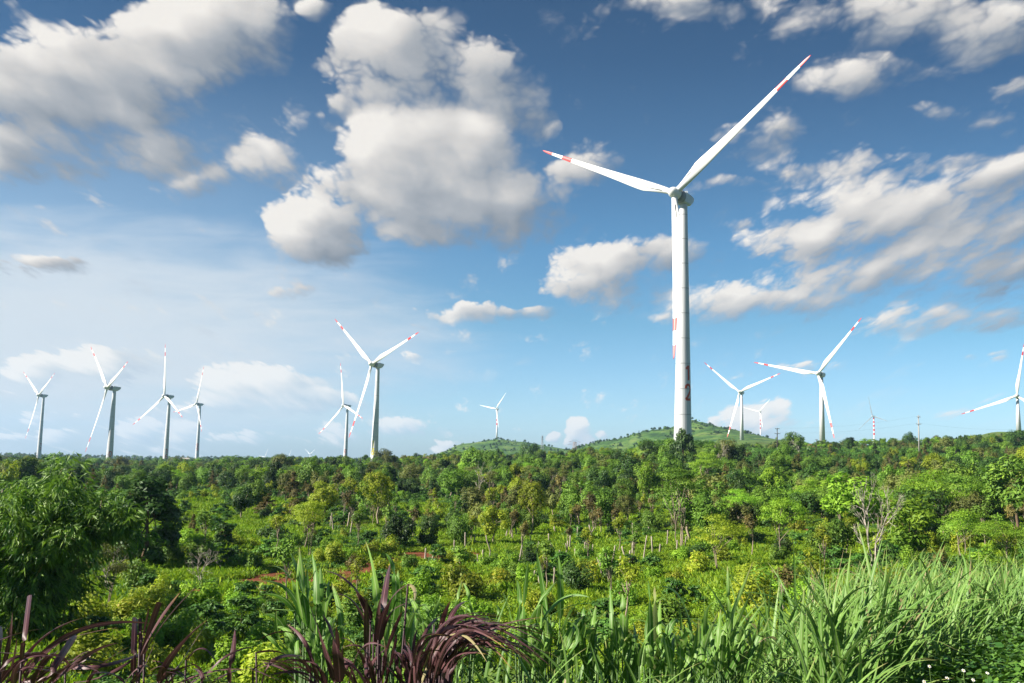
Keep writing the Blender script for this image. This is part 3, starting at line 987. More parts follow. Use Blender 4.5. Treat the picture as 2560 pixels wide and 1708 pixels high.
def sp_feather(seed, kind='feather', mat=None, H=9., W=9., stems=2, z0=.30):
    r = rgen(seed)
    pf = []
    for i in range(26):
        a, q = r.random()*6.28, r.random()**.55
        z = H*(z0+(1-z0)*(.25+.72*(1-q*q*.55)*r.random()**.5))
        s = W*(.13+.07*r.random())
        pf.append((math.cos(a)*W*.40*q, math.sin(a)*W*.40*q, z, s, s, s*.34))
    c = leaf_cloud(pf, .36, 4200, r, (0, 0, H*.4), out=.6, upb=.75, droop=.30, aspect=.30, shell=.2)
    add_proto(kind, H, W, c, wood(limbs(r, pf, H*.5, .13, 12, stems, spread=1.2)), mat or L_BRIGHT, BARK_PALE)


def sp_column(seed, kind='column', H=10., W=5.5, mat=None):
    r = rgen(seed)
    pf = []
    for i in range(40):
        z = r.random()
        wv = W/2*(.45+.55*math.sin(min(1, z*1.05+.12)*math.pi)**.6)
        a = r.random()*6.28
        s = W*.16*(.7+.6*r.random())
        pf.append((math.cos(a)*wv*.72, math.sin(a)*wv*.72, H*(.10+.86*z), s, s, s*.8))
    c = leaf_cloud(pf, .48, 6500, r, (0, 0, H*.5), droop=.3, aspect=.45)
    add_proto(kind, H, W, c, wood(limbs(r, pf, H*.8, .17, 12)), mat or L_DARK, BARK)


def sp_cone(seed, kind='cone', H=8., W=4.6, mat=None, z0=.12):
    r = rgen(seed)
    pf = []
    for i in range(34):
        z = r.random()**1.2
        wv = W/2*(1-z)**.75*(.55+.45*r.random())
        a = r.random()*6.28
        s = W*.15*(1.1-.6*z)
        pf.append((math.cos(a)*wv, math.sin(a)*wv, H*(z0+(.97-z0)*z), s, s, s*.75))
    c = leaf_cloud(pf, .33, 3800, r, (0, 0, H*.4), droop=.25, aspect=.36, shell=.25)
    add_proto(kind, H, W, c, wood(limbs(r, pf, H*.85, .11, 10)), mat or L_BROWN, BARK)


def sp_thin(seed, kind='thin', H=6., W=2.4, mat=None):
    r = rgen(seed)
    pf = puff_ring(r, 11, H*.76, H*.20, W*.36, W*.2, bias=.4)
    c = leaf_cloud(pf, .30, 620, r, (0, 0, H*.7), droop=.2, aspect=.4, shell=.2)
    paths = limbs(r, pf, H*.62, .065, 9, 1, .03)
    for i in range(7):
        a = r.random()*6.28
        z = H*(.38+.3*r.random())
        paths.append(([(0, 0, z), (.35*math.cos(a), .35*math.sin(a), z+.55), (.55*math.cos(a), .55*math.sin(a), z+1.2)], [.035, .025, .012]))
    add_proto(kind, H, W, c, wood(paths), mat or L_BROWN, BARK_PALE)


def sp_bush(seed, kind='bush', H=3.2, W=4.0, mat=None, nl=1900, leaf=.30):
    r = rgen(seed)
    pf = puff_ring(r, 17, H*.42, H*.38, W*.34, W*.17, lo=-.7, bias=.5)
    c = leaf_cloud(pf, leaf, nl, r, (0, 0, H*.2), droop=.25, aspect=.48)
    add_proto(kind, H, W, c, wood(limbs(r, pf, H*.5, .06, 7, 3, spread=.5)), mat or L_MID, BARK)


def sp_coffee(seed, kind='coffee'):
    r = rgen(seed)
    H, W = 2.3, 2.7
    pf = []
    for i in range(20):
        z = .22+.70*r.random()
        a = r.random()*6.28
        q = (1.05-.55*z)*(.35+.65*r.random())
        pf.append((math.cos(a)*W*.42*q, math.sin(a)*W*.42*q, H*z, .42, .42, .16))
    c = leaf_cloud(pf, .30, 1000, r, (0, 0, H*.2), out=.45, upb=.7, droop=.35, aspect=.46, shell=.1)
    add_proto(kind, H, W, c, wood(limbs(r, pf, H*.75, .035, 6)), L_COFFEE, BARK)


def sp_bare(seed, kind='bare', H=9., W=6., stems=1, bark=None):
    r = rgen(seed)
    paths = []

    def grow(p, d, ln, rad, depth):
        q = p+d*ln
        m_ = p.lerp(q, .5)+Vector(r.normal(size=3)*ln*.05)
        paths.append(([tuple(p), tuple(m_), tuple(q)], [rad, rad*.86, rad*.7]))
        if depth == 0:
            return
        for i in range(2 if depth > 3 else int(r.integers(2, 4))):
            nd = (d+Vector(r.normal(size=3))*.42+Vector((0, 0, .12))).normalized()
            grow(q, nd, ln*(.62+.22*r.random()), rad*.62, depth-1)
        if depth >= 2:
            nd = (d+Vector(r.normal(size=3))*.5).normalized()
            grow(m_, nd, ln*.55, rad*.5, depth-2)
    for s in range(stems):
        d = Vector((r.normal()*.12, r.normal()*.12, 1)).normalized()
        grow(Vector((0.25*s, 0.1*s, -.3)), d, H*.27, .135, 5)
    tv, tf = wood(paths, 4)
    zmax = tv[:, 2].max()
    tv = tv*(H/zmax)
    PROTO.setdefault(kind, []).append(dict(crown=None, trunk=mesh_np('trunk', tv, tf, (bark or BARK_GREY,), smooth=True), H=H, W=float(np.ptp(tv[:, 0])), leaf=None, bark=bark or BARK_GREY, raw=(None, (tv, tf))))


def sp_droop(seed, kind='droop', H=9., W=7.):
    r = rgen(seed)
    pf = []
    for i in range(44):
        z = r.random()
        wv = W/2*(1-z**2.2)**.6*(.6+.4*r.random())
        a = r.random()*6.28
        s = W*.11
        pf.append((math.cos(a)*wv, math.sin(a)*wv, H*(.10+.86*z), s, s, s*1.25))
    c = leaf_cloud(pf, .62, 3600, r, (0, 0, H*.5), droop=.9, aspect=.36)
    add_proto(kind, H, W, c, wood(limbs(r, pf, H*.6, .2, 8)), L_DARK, BARK)


for s in (1, 2, 3):
    sp_round(s, kind='round')
    sp_round(s+10, 7, 7.4, 3400, .50, .06, 18, L_MID, kind='dome', pr=.18)
    sp_cone(s+20)
    sp_thin(s+30)
    sp_bush(s+40)
    sp_coffee(s+50)
    sp_feather(s+60)
sp_round(71, 9, 6.5, 3900, .48, .25, 26, L_MID, BARK_PALE, kind='leafy')
sp_round(72, 9, 7.5, 3900, .48, .22, 24, L_MID, BARK_PALE, kind='leafy')
sp_oval(81)
sp_oval(82)
sp_column(91)
sp_column(92, H=9, W=4.6)
sp_bare(101)
sp_bare(103, stems=2)
sp_droop(111)
sp_feather(121, 'multistem', L_OLIVE, 11., 7.5, 4, .45)


def joined(kind, i):
    """crown and trunk as one mesh, for copies too small to show parts"""
    p = PROTO[kind][i % len(PROTO[kind])]
    if 'one' not in p:
        crown, (tv, tf) = p['raw']
        if crown is None:
            p['one'] = p['trunk']
        else:
            v, f, t = crown
            me = mesh_np('tree', np.concatenate([v, tv]), np.concatenate([f, tf+len(v)]), (p['leaf'], p['bark']),
                         np.concatenate([np.zeros(len(f)), np.ones(len(tf))]), tone=np.concatenate([t, np.zeros(len(tv))]))
            p['one'] = me
    return p['one']


def plant(kind, name, x, y, h, w, label=None, cat='tree', group=None, leaf=None, var=0, rz=None, sink=0.0, z=None, parts=True, bark=None):
    p = PROTO[kind][var % len(PROTO[kind])]
    z = gz(x, y) if z is None else z
    rz = random.random()*6.28 if rz is None else rz
    sx, sz = w/p['W'], h/p['H']
    if parts:
        o = empty(name, (x, y, z-sink), rz)
        o.scale = (sx, sx, sz)
        t = link('trunk', p['trunk'], o)
        cs = [t]
        if p['crown']:
            cs.append(link('crown', p['crown'], o))
    else:
        o = link(name, joined(kind, var), None, (x, y, z-sink), (0, 0, rz))
        o.scale = (sx, sx, sz)
        cs = [None, o]
    if leaf and p['crown']:
        c = cs[-1]
        c.material_slots[0].link = 'OBJECT'
        c.material_slots[0].material = leaf
    tag(o, label, cat, group)
    return o


def scatter(name, pts, scl, rot, idx, meshes, label=None, kind='stuff', cat=None):
    """uncountable plants as ONE object: points with instanced meshes"""
    coll = bpy.data.collections.new(name+'_source')
    for i, me in enumerate(meshes):
        coll.objects.link(bpy.data.objects.new('%s_source_%02d' % (name, i), me))
    me = bpy.data.meshes.new(name)
    me.vertices.add(len(pts))
    me.vertices.foreach_set('co', np.asarray(pts, np.float32).ravel())
    a = me.attributes.new('sc', 'FLOAT_VECTOR', 'POINT')
    a.data.foreach_set('vector', np.asarray(scl, np.float32).ravel())
    a = me.attributes.new('ro', 'FLOAT_VECTOR', 'POINT')
    a.data.foreach_set('vector', np.asarray(rot, np.float32).ravel())
    a = me.attributes.new('ix', 'INT', 'POINT')
    a.data.foreach_set('value', np.asarray(idx, np.int32))
    o = link(name, me)
    t = bpy.data.node_groups.new(name+'_scatter', 'GeometryNodeTree')
    t.interface.new_socket('Geometry', in_out='INPUT', socket_type='NodeSocketGeometry')
    t.interface.new_socket('Geometry', in_out='OUTPUT', socket_type='NodeSocketGeometry')
    gi, go = t.nodes.new('NodeGroupInput'), t.nodes.new('NodeGroupOutput')
    ci = t.nodes.new('GeometryNodeCollectionInfo')
    ci.inputs['Collection'].default_value = coll
    ci.inputs['Separate Children'].default_value = True
    ci.inputs['Reset Children'].default_value = True
    ip = t.nodes.new('GeometryNodeInstanceOnPoints')
    ip.inputs['Pick Instance'].default_value = True

    def named(nm, ty):
        x = t.nodes.new('GeometryNodeInputNamedAttribute')
        x.data_type = ty
        x.inputs['Name'].default_value = nm
        return x.outputs[0]
    t.links.new(gi.outputs[0], ip.inputs['Points'])
    t.links.new(ci.outputs[0], ip.inputs['Instance'])
    t.links.new(named('ix', 'INT'), ip.inputs['Instance Index'])
    t.links.new(named('ro', 'FLOAT_VECTOR'), ip.inputs['Rotation'])
    t.links.new(named('sc', 'FLOAT_VECTOR'), ip.inputs['Scale'])
    t.links.new(ip.outputs[0], go.inputs[0])
    md = o.modifiers.new('scatter', 'NODES')
    md.node_group = t
    tag(o, label, cat, kind=kind)
    return o


# ------------------------------------------------------------------ trees one can tell apart
NOTABLE = [
    ('column', 0, -33.7, 83.5, 8.5, 6.3, L_DARK, 'tall dark columnar tree beside the bamboo clump'),
    ('feather', 0, -25.8, 57.9, 5.7, 4.0, L_OLIVE, 'pale feathery tree on a thin bare trunk under the bamboo tips'),
    ('leafy', 0, -42.7, 143.0, 5.6, 4.2, L_DARK, 'dark round headed tree on a pale forked trunk, alone on the open slope'),
    ('cone', 0, -43.7, 180.1, 6.7, 5.7, L_BROWN, 'large brown tinged conical tree, brownest crown on the slope'),
    ('dome', 0, -78.5, 247.0, 4.8, 5.8, L_DARK, 'dark round tree beside a small bright grass clearing'),
    ('cone', 1, -40.6, 150.5, 4.0, 4.9, L_BROWN, 'brownish dark tree leaning against the large brown conical one'),
    ('feather', 1, -21.5, 96.3, 6.7, 5.2, L_YELLOW, 'loose yellow green feathery tree with slim paired trunks near the red soil'),
    ('column', 1, -31.1, 98.1, 3.3, 2.1, L_DARK, 'short dark columnar tree in the pale grass clearing'),
    ('oval', 0, -19.8, 135.2, 9.2, 6.4, L_YELLOW, 'tall oval yellow green tree with a bare lower trunk, below the yellow numerals'),
    ('thin', 0, -24.0, 131.3, 5.8, 1.8, L_BROWN, 'spindly tree with a brown tuft, beside the tall oval yellow green tree'),
    ('round', 0, -74.1, 520.0, 8.8, 13.2, L_OLIVE, 'olive brown domed tree against the foot of the turbine with yellow numerals'),
    ('leafy', 1, -11.2, 285.6, 11.4, 10.1, L_MID, 'large light green oval tree rising behind the bare pale tree'),
    ('leafy', 0, -13.5, 206.7, 7.9, 6.6, L_MID, 'light green tree with pale stem seen through its crown, left of the bare tree'),
    ('bare', 0, -6.0, 198.3, 9.1, 4.7, None, 'bare pale grey tree with upright twigs, on the middle slope'),
    ('cone', 2, -14.3, 172.1, 4.5, 3.8, L_YELLOW, 'small golden brown leaved tree below the light green ones'),
    ('dome', 1, -23.6, 219.8, 4.3, 5.0, L_DARK, 'very dark low dome tree under the skyline'),
    ('leafy', 1, -29.5, 263.6, 6.7, 9.1, L_OLIVE, 'pale olive wide tree beside the very dark low dome'),
    ('dome', 2, 12.0, 560.0, 11.2, 16.3, L_DARK, 'isolated dark dome tree on the skyline before the far hill'),
    ('leafy', 0, 17.5, 317.3, 7.6, 7.5, L_MID, 'round light green tree, one of two standing proud below the pylon'),
    ('leafy', 1, 22.4, 312.2, 5.8, 6.2, L_MID, 'round green tree with white stem, smaller of two proud ones below the pylon'),
    ('droop', 0, 54.6, 278.5, 12.8, 8.9, L_DARK, 'dark drooping tree standing in front of the tallest turbine'),
    ('round', 1, 41.3, 470.0, 6.6, 9.4, L_MID, 'domed green tree on the skyline next to the reddish pylon'),
    ('bare', 1, 70.7, 296.9, 8.8, 6.2, None, 'brown leafless brush like tree on the skyline beside a dark round one'),
    ('round', 2, 77.3, 299.5, 8.3, 6.0, L_DARK, 'dark round tree hiding the red blade tip on the skyline'),
    ('dome', 0, 138.1, 430.0, 10.0, 12.9, L_MID, 'broad leafy dome tree on the skyline beside the dark utility pole'),
    ('bare', 0, 132.0, 405.0, 7.0, 8.5, None, 'small brown leafless bush in front of the leafy skyline dome'),
    ('multistem', 0, 20.1, 106.5, 10.3, 6.8, L_MID, 'tall tree with several reddish bare stems in the clearing'),
    ('round', 0, 28.7, 181.7, 8.4, 6.4, L_BRIGHT, 'bright green round tree behind the reddish stemmed tree'),
    ('feather', 2, 50.6, 228.2, 8.7, 10.2, L_BRIGHT, 'bright layered feathery tree below the brown leafless brush'),
    ('feather', 0, 20.4, 85.7, 5.8, 5.1, L_YELLOW, 'large loose yellow leaved bush tree beside the clearing'),
    ('bush', 0, 17.7, 84.4, 2.7, 3.6, L_YELLOW, 'low golden yellow bush in front of the loose yellow leaved tree'),
    ('feather', 1, 29.0, 94.0, 7.3, 5.5, L_BRIGHT, 'fresh green feathery tree with tiered sprays, left of the grey bare tree'),
    ('round', 1, 59.5, 197.8, 6.8, 8.3, L_BRIGHT, 'bright round tree with a dark hollow under its crown'),
    ('round', 2, 46.8, 140.7, 5.6, 5.9, L_DARK, 'dark mango like tree between the fresh green ones'),
    ('leafy', 0, 44.5, 115.1, 9.3, 9.0, L_BRIGHT, 'largest bright green tree, behind the grey bare branches'),
    ('bare', 1, 34.2, 83.8, 9.1, 5.7, None, 'leafless grey tree with spreading branches in front of the largest bright green tree'),
    ('dome', 1, 43.4, 96.3, 6.1, 7.5, L_BRIGHT, 'broad dome of bright yellow green foliage right of the grey bare tree'),
    ('feather', 2, 44.7, 87.4, 4.8, 6.0, L_BRIGHT, 'mid green feathery tree between two brighter domes above the tall grass'),
    ('feather', 0, 45.1, 80.9, 3.8, 5.5, L_BRIGHT, 'fern like bright tree above the tall grass by the edge of the view'),
    ('round', 0, 66.4, 116.0, 9.2, 8.7, L_MID, 'large glossy tree cut by the edge of the view above the tall grass'),
    ('dome', 2, 6.0, 74.4, 2.9, 3.4, L_DARK, 'dark glossy rounded mango bush behind the tall grass'),
    ('bush', 1, -7.0, 71.8, 2.4, 3.0, L_BRIGHT, 'bright green fine leaved bush behind the purple grass'),
    ('bush', 2, -3.4, 69.4, 3.7, 4.4, L_YELLOW, 'wide speckled yellow green bush behind the purple grass'),
    ('bush', 0, -0.9, 76.1, 2.2, 3.5, L_YELLOW, 'sunlit yellow bush next to the speckled one'),
    ('dome', 0, -13.2, 109.1, 4.2, 4.8, L_DARK, 'dark glossy bush tree left of the red soil patch'),
    ('dome', 1, -9.7, 109.5, 4.0, 3.3, L_DARK, 'dark narrow bush tree above the red soil patch'),
    ('dome', 2, -5.9, 112.1, 4.4, 3.7, L_MID, 'dark leafy bush tree with yellowing top above the red soil patch'),
    ('leafy', 1, -1.8, 113.3, 5.1, 4.6, L_YELLOW, 'yellow flecked leafy tree above the row of posts'),
    ('dome', 0, 216.8, 480.0, 8.6, 7.4, L_DARK, 'small dark dome tree on the skyline beside the tall utility pole'),
    ('feather', 1, 258.4, 470.0, 3.5, 14.1, L_OLIVE, 'pale feathery tree on the skyline before the turbine cut by the edge'),
    ('dome', 1, 241.3, 420.0, 8.5, 11.8, L_DARK, 'dark tree hiding the foot of the turbine cut by the edge'),
    ('cone', 1, 138.8, 460.0, 5.8, 6.3, L_DARK, 'little dark pointed tree on the skyline by the dark utility pole'),
    ('column', 0, 200.1, 520.0, 5.6, 7.1, L_DARK, 'small dark twin topped tree on the skyline left of the banded turbine'),
    ('dome', 2, -191.6, 620.0, 10.3, 25.9, L_MID, 'wide leafy tree mass on the skyline left of the slim turbines'),
    ('feather', 2, -165.7, 640.0, 10.3, 23.3, L_DARK, 'flat topped dark tree on the skyline under the tiny distant turbines'),
    ('cone', 0, -215.4, 520.0, 9.7, 9.5, L_BROWN, 'brown pointed tree near the foot of the turbine marked 16'),
    ('round', 1, -247.7, 560.0, 12.1, 16.3, L_OLIVE, 'olive tree covering the foot of the turbine marked 0'),
    ('bush', 2, -18.0, 39.4, 2.4, 3.4, L_YELLOW, 'bright yellow green bush behind the purple grass, under the bamboo'),
    ('dome', 1, -28.6, 83.4, 3.1, 3.4, L_MID, 'green bush tree beside leafless twigs in the pale clearing'),
    ('bare', 1, -25.4, 75.1, 3.4, 3.1, None, 'low leafless twiggy tree in the pale clearing near the dark columnar one'),
]
taken = []                                       # (a, D, half angle, top, bottom) of what must stay in sight
placed_xy = []
for kind, var, x, y, h, wd, lf, label in NOTABLE:
    nm = {'bush': 'leafy_bush', 'bare': 'bare_tree', 'thin': 'spindly_tree', 'column': 'columnar_tree', 'cone': 'conical_tree'}.get(kind, 'tree')
    cat = 'bush' if kind == 'bush' else 'tree'
    plant(kind, nm, x, y, h, wd, label, cat, None, lf, var, parts=True)
    g_ = gz(x, y)
    taken.append((x/y, y, wd*.5/y, (g_+h)/y, (g_+.35*h)/y))
    placed_xy.append((x, y, wd*.42))

SKYLINE = [(-0.575, -0.0086), (-0.507, -0.0115), (-0.439, -0.0116), (-0.372, -0.0118), (-0.304, -0.011), (-0.259, -0.009), (-0.191, -0.0101), (-0.124, -0.0084), (-0.079, -0.0019), (-0.033, 0.0001), (0.003, 0.0), (0.048, 0.002), (0.079, 0.0037), (0.102, 0.0069), (0.147, 0.0062), (0.192, 0.0019), (0.238, 0.0111), (0.283, 0.0149), (0.328, 0.0187), (0.374, 0.0217), (0.419, 0.0237), (0.464, 0.0275), (0.51, 0.0295), (0.546, 0.0331), (0.583, 0.0376)]
SOIL = [(-20.4, 79.6, 3.2, 6), (-16.9, 75, 4, 6), (-13.6, 83.6, 4.6, 7), (-12.8, 93.5, 3.6, 6), (-9.5, 102, 3.4, 5), (-20.2, 70.6, 3, 5), (-24.4, 70, 2, 4), (-26.3, 57.7, 2.2, 3), (-4.0, 104, 2, 4), (43.7, 128, 2, 5), (19.7, 102, 1.3, 3)]
MEADOW = [(-43.3, 115.6, 5, 16), (-36.7, 98, 4, 9), (1.6, 117, 7, 14), (16.5, 111, 8, 14), (9.5, 100, 6, 9), (-92, 329, 5, 22), (14, 92, 6, 7), (46, 122, 5, 9), (-3, 105, 4, 6), (22, 84, 9, 7), (30, 98, 5, 8), (10, 75, 9, 7), (-4, 86, 5, 5), (-30, 82, 6, 7), (28, 70, 8, 6), (-45, 132, 9, 22), (-56, 165, 10, 22), (-30, 118, 6, 12), (-16, 128, 4, 9), (5, 135, 6, 10)]


def blobs(x, y, lst):
    s = 0.0
    for cx, cy, rx, ry in lst:
        s = np.maximum(s, np.exp(-((np.asarray(x)-cx)/rx)**2-((np.asarray(y)-cy)/ry)**2))
    return s


def top_limit(x, y, h, g):
    """plants on the ridges stay below the skyline of the photograph's season: returns the height allowed"""
    a = x/y
    lim = np.interp(a, [p[0] for p in SKYLINE], [p[1] for p in SKYLINE])
    q = np.random.default_rng(int(abs(x*7+y*13))).random()
    return np.minimum(h, lim*y-g+(-4.0+7.0*q*q)*min(3.2, .35+y/520.))


def covers(x, y, h, wd):
    a, g_ = x/y, gz(x, y)
    for ta, td, tw, tt, tb in taken:
        if y < td-0.5 and abs(a-ta) < tw*.7+wd*.45/y and (g_+h)/y > tb+.15*(tt-tb):
            return True
    return False


NUM = 'first second third fourth fifth sixth seventh eighth ninth tenth eleventh twelfth thirteenth fourteenth fifteenth sixteenth seventeenth eighteenth nineteenth twentieth'.split()
MARKS = [(60, 'behind the bamboo clump'), (300, 'beyond the bamboo tips'), (411, 'below turbine sixteen'), (490, 'below turbine zero nine'), (603, 'by the lone slope tree'),
         (728, 'by the brown cone'), (859, 'below the slim turbine'), (943, 'by the oval tree'), (1031, 'by the dark dome'), (1124, 'by the stemmed tree'),
         (1203, 'by the bare pale tree'), (1318, 'below the skyline dome'), (1430, 'below the reddish pylon'), (1560, 'by the bright round'), (1707, 'below the tallest turbine'),
         (1800, 'below the brown brush'), (1941, 'below the dark pole'), (2045, 'below the plain turbine'), (2181, 'below the banded turbine'),
         (2296, 'below the tall pole'), (2420, 'past the tall pole'), (2545, 'below the cut off turbine')]


def where(x, y):
    px = 1280+2200*x/y
    mk = min(MARKS, key=lambda q: abs(q[0]-px))[1]
    row = 'in the valley bottom' if y < 105 else 'low on the slope' if y < 170 else 'halfway up the slope' if y < 260 else 'high on the slope'
    return row, mk, px


def name_all(objs):
    """objs: (object, phrase). Same phrase, row and landmark are told apart by their order from the left"""
    groups = {}
    for o, ph in objs:
        row, mk, px = where(o.location.x, o.location.y)
        groups.setdefault((ph, row, mk), []).append((px, o))
    for (ph, row, mk), lst in groups.items():
        lst.sort(key=lambda q: q[0])
        for i, (px, o) in enumerate(lst):
            o['label'] = '%s %s %s' % (ph, row, mk) + ('' if len(lst) == 1 else ', %s from left' % NUM[min(i, 19)])


KINDS = {  # kind -> variants (leaf override, phrase, weight)
    'dome': [('L_DARK', 'dark rounded tree', 1.2), ('L_MID', 'green rounded tree', 1.0), ('L_OLIVE', 'olive rounded tree', .35)],
    'round': [('L_DARK', 'dark tall crowned tree', 1.0), ('L_MID', 'green tall crowned tree', .8), ('L_BRIGHT', 'bright tall crowned tree', .3)],
    'leafy': [('L_MID', 'leafy green tree', 1.0), ('L_OLIVE', 'leafy olive tree', .5), ('L_YELLOW', 'yellow flecked tree', .35)],
    'cone': [('L_BROWN', 'brownish conical tree', 1.0), ('L_OLIVE', 'olive conical tree', .7), ('L_DARK', 'dark conical tree', .4)],
    'feather': [('L_BRIGHT', 'bright feathery tree', 1.0), ('L_MID', 'green feathery tree', .7)],
    'column': [('L_DARK', 'dark narrow tree', 1.0)],
    'thin': [('L_BROWN', 'spindly brown topped tree', 1.0), ('L_YELLOW', 'spindly yellow topped tree', .6), ('L_MID', 'spindly green topped tree', .5)],
    'oval': [('L_YELLOW', 'yellow oval tree', .6), ('L_MID', 'green oval tree', 1.0), ('L_OLIVE', 'olive oval tree', .6)],
    'multistem': [('L_OLIVE', 'olive many stemmed tree', 1.0), ('L_MID', 'green many stemmed tree', 1.0)],
    'bush': [('L_MID', 'green leafy bush', 1.0), ('L_YELLOW', 'yellow green bush', .9), ('L_BRIGHT', 'bright green bush', .8), ('L_DARK', 'dark leafy bush', .5)],
    'coffee': [('L_COFFEE', 'glossy coffee shrub', 1.0)],
    'bare': [(None, 'leafless twiggy tree', 1.0)],
}
LEAF = dict(L_DARK=L_DARK, L_MID=L_MID, L_BRIGHT=L_BRIGHT, L_YELLOW=L_YELLOW, L_OLIVE=L_OLIVE, L_BROWN=L_BROWN, L_COFFEE=L_COFFEE)
SIZE = dict(dome=(3.6, 7.0, 1.05), round=(5.0, 8.8, .90), leafy=(4.6, 8.8, .82), cone=(3.2, 6.5, .62), feather=(4.0, 7.0, 1.0), column=(4, 7, .52),
            thin=(3.2, 5.4, .42), oval=(5, 8.5, .62), multistem=(5, 8, .72), bush=(1.3, 2.8, 1.25), coffee=(1.5, 2.4, 1.2), bare=(3, 6, .7))


def pick_kind(x, y, r):
    px = 1280+2200*x/y
    if y < 105:
        t = dict(bush=.55, coffee=.20, thin=.15 if px > 1150 else .06, leafy=.03, dome=.05, bare=.02)
    elif y < 205 and px < 620:
        t = dict(coffee=.58, bush=.29, dome=.03, cone=.02, thin=.04, leafy=.04)
    elif y < 205 and px < 1780:
        t = dict(coffee=.30, bush=.15, dome=.11, thin=.24, leafy=.11, cone=.04, oval=.03, bare=.02)
    elif y < 205:
        t = dict(feather=.22, dome=.2, leafy=.18, round=.10, bush=.16, coffee=.10, cone=.04)
    elif px > 1780 and y < 430:
        t = dict(coffee=.60, dome=.12, cone=.12, leafy=.06, bush=.10)
    elif px < 620:
        t = dict(coffee=.33, bush=.12, dome=.20, round=.09, leafy=.08, cone=.12, column=.02, feather=.04)
    else:
        t = dict(dome=.24, round=.17, leafy=.16, cone=.09, feather=.10, coffee=.08, column=.05, oval=.05, multistem=.04, bare=.02)
    ks = list(t)
    return ks[int(r.choice(len(ks), p=np.array([t[q] for q in ks])/sum(t.values())))]


r5 = rgen(55)
cand = []
for y0, y1, n in ((47, 105, 650), (105, 205, 1900), (205, 330, 2900), (330, 660, 5200)):
    yy_ = np.sqrt(y0*y0+(y1*y1-y0*y0)*r5.random(n))
    aa_ = -0.62+1.24*r5.random(n)
    cand += list(zip(aa_*yy_, yy_))
cand.sort(key=lambda q: q[1])
cell = {}


def free(x, y, rad):
    cx, cy = int(x//8), int(y//8)
    for i in range(cx-1, cx+2):
        for j in range(cy-1, cy+2):
            for (qx, qy, qr) in cell.get((i, j), ()):
                if (qx-x)**2+(qy-y)**2 < (rad+qr)**2:
                    return False
    return True


def occupy(x, y, rad):
    cell.setdefault((int(x//8), int(y//8)), []).append((x, y, rad))


for x, y, rad in placed_xy:
    occupy(x, y, rad)
for px_, py_, pz_, pr_ in PADS:
    occupy(px_, py_, 4.5)
for x, y, h, wd, lf in ((53.5, 296, 8.6, 7.5, 'L_MID'), (47.5, 304, 6.8, 8.0, 'L_DARK'), (66.5, 292, 7.6, 7.0, 'L_MID'), (73.5, 300, 8.2, 8.5, 'L_OLIVE')):
    o = plant('dome', 'tree', x, y, h, wd, None, 'tree', 'trees before the foot of the tallest turbine', LEAF[lf], 1)
    o['label'] = {53.5: 'green round tree touching the drooping tree, hiding the foot of the tallest turbine', 47.5: 'dark wide tree beside the foot of the tallest turbine',
                  66.5: 'green tree just past the drooping tree', 73.5: 'olive tree second past the drooping tree on the skyline'}[x]
    occupy(x, y, wd*.35)
single, single_low, fill = [], [], []
for x, y in cand:
    kind = pick_kind(x, y, r5)
    lo, hi, asp = SIZE[kind]
    h = lo+(hi-lo)*r5.random()
    if r5.random() < .13 and y > 105 and kind not in ('coffee', 'bush'):
        h *= 1.4
    g_ = gz(x, y)
    if y > 230:
        h = float(top_limit(x, y, h*1.08, g_))
    if h < lo*.55:
        kind, h = 'coffee', max(min(h, 2.0), 1.0)
        lo, hi, asp = SIZE[kind]
    wd = h*asp*(.85+.35*r5.random())
    so = float(blobs(x, y, SOIL))
    me_ = float(blobs(x, y, MEADOW))
    if so > .35 or (me_ > .45 and r5.random() < .75):
        continue
    # the foot of the ridge on the far left lies open
    if not free(x, y, wd*.30) or (y < 300 and kind not in ('coffee', 'bush') and covers(x, y, h, wd)) or (kind in ('coffee', 'bush') and y < 110 and covers(x, y, h, wd)):
        continue
    # keep what stands right before the bamboo and the tall grass low
    occupy(x, y, wd*.30)
    v = KINDS[kind]
    q = v[int(r5.choice(len(v), p=np.array([t[2] for t in v])/sum(t[2] for t in v)))]
    var = int(r5.integers(0, 3))
    inside_view = abs(x/y) < .60
    low_ = kind in ('coffee', 'bush')
    if inside_view and ((low_ and len(single_low) < 270) or (not low_ and len(single) < 235)):
        nm = {'bush': 'leafy_bush', 'coffee': 'coffee_shrub', 'bare': 'bare_tree', 'thin': 'spindly_tree', 'column': 'columnar_tree', 'cone': 'conical_tree'}.get(kind, 'tree')
        gp = {'bush': 'bushes on the slope', 'coffee': 'coffee shrubs of the plantation'}.get(kind, 'trees of the plantation slope')
        o = plant(kind, nm, x, y, h, wd, None, {'bush': 'bush', 'coffee': 'shrub'}.get(kind, 'tree'), gp, LEAF.get(q[0]), var, parts=y < 170 or not low_ and y < 240)
        (single_low if low_ else single).append((o, q[1]))
    else:
        fill.append((x, y, g_, h, wd, kind, q[0], var))
name_all(single+single_low)

# the rest of the wooded slopes as one mass
combos, meshes_ = {}, []
pts, scl, rot, idx = [], [], [], []


def combo(kind, var, leaf):
    key = (kind, var % len(PROTO[kind]), leaf)
    if key not in combos:
        me = joined(kind, var)
        if leaf and PROTO[kind][var % len(PROTO[kind])]['leaf'] is not LEAF[leaf]:
            me = me.copy()
            me.materials[0] = LEAF[leaf]
        combos[key] = len(meshes_)
        meshes_.append(me)
    return combos[key]


for x, y, g_, h, wd, kind, leaf, var in fill:
    p = PROTO[kind][var % len(PROTO[kind])]
    pts.append((x, y, g_-.1))
    scl.append((wd/p['W'], wd/p['W'], h/p['H']))
    rot.append((0, 0, r5.random()*6.28))
    idx.append(combo(kind, var, leaf))
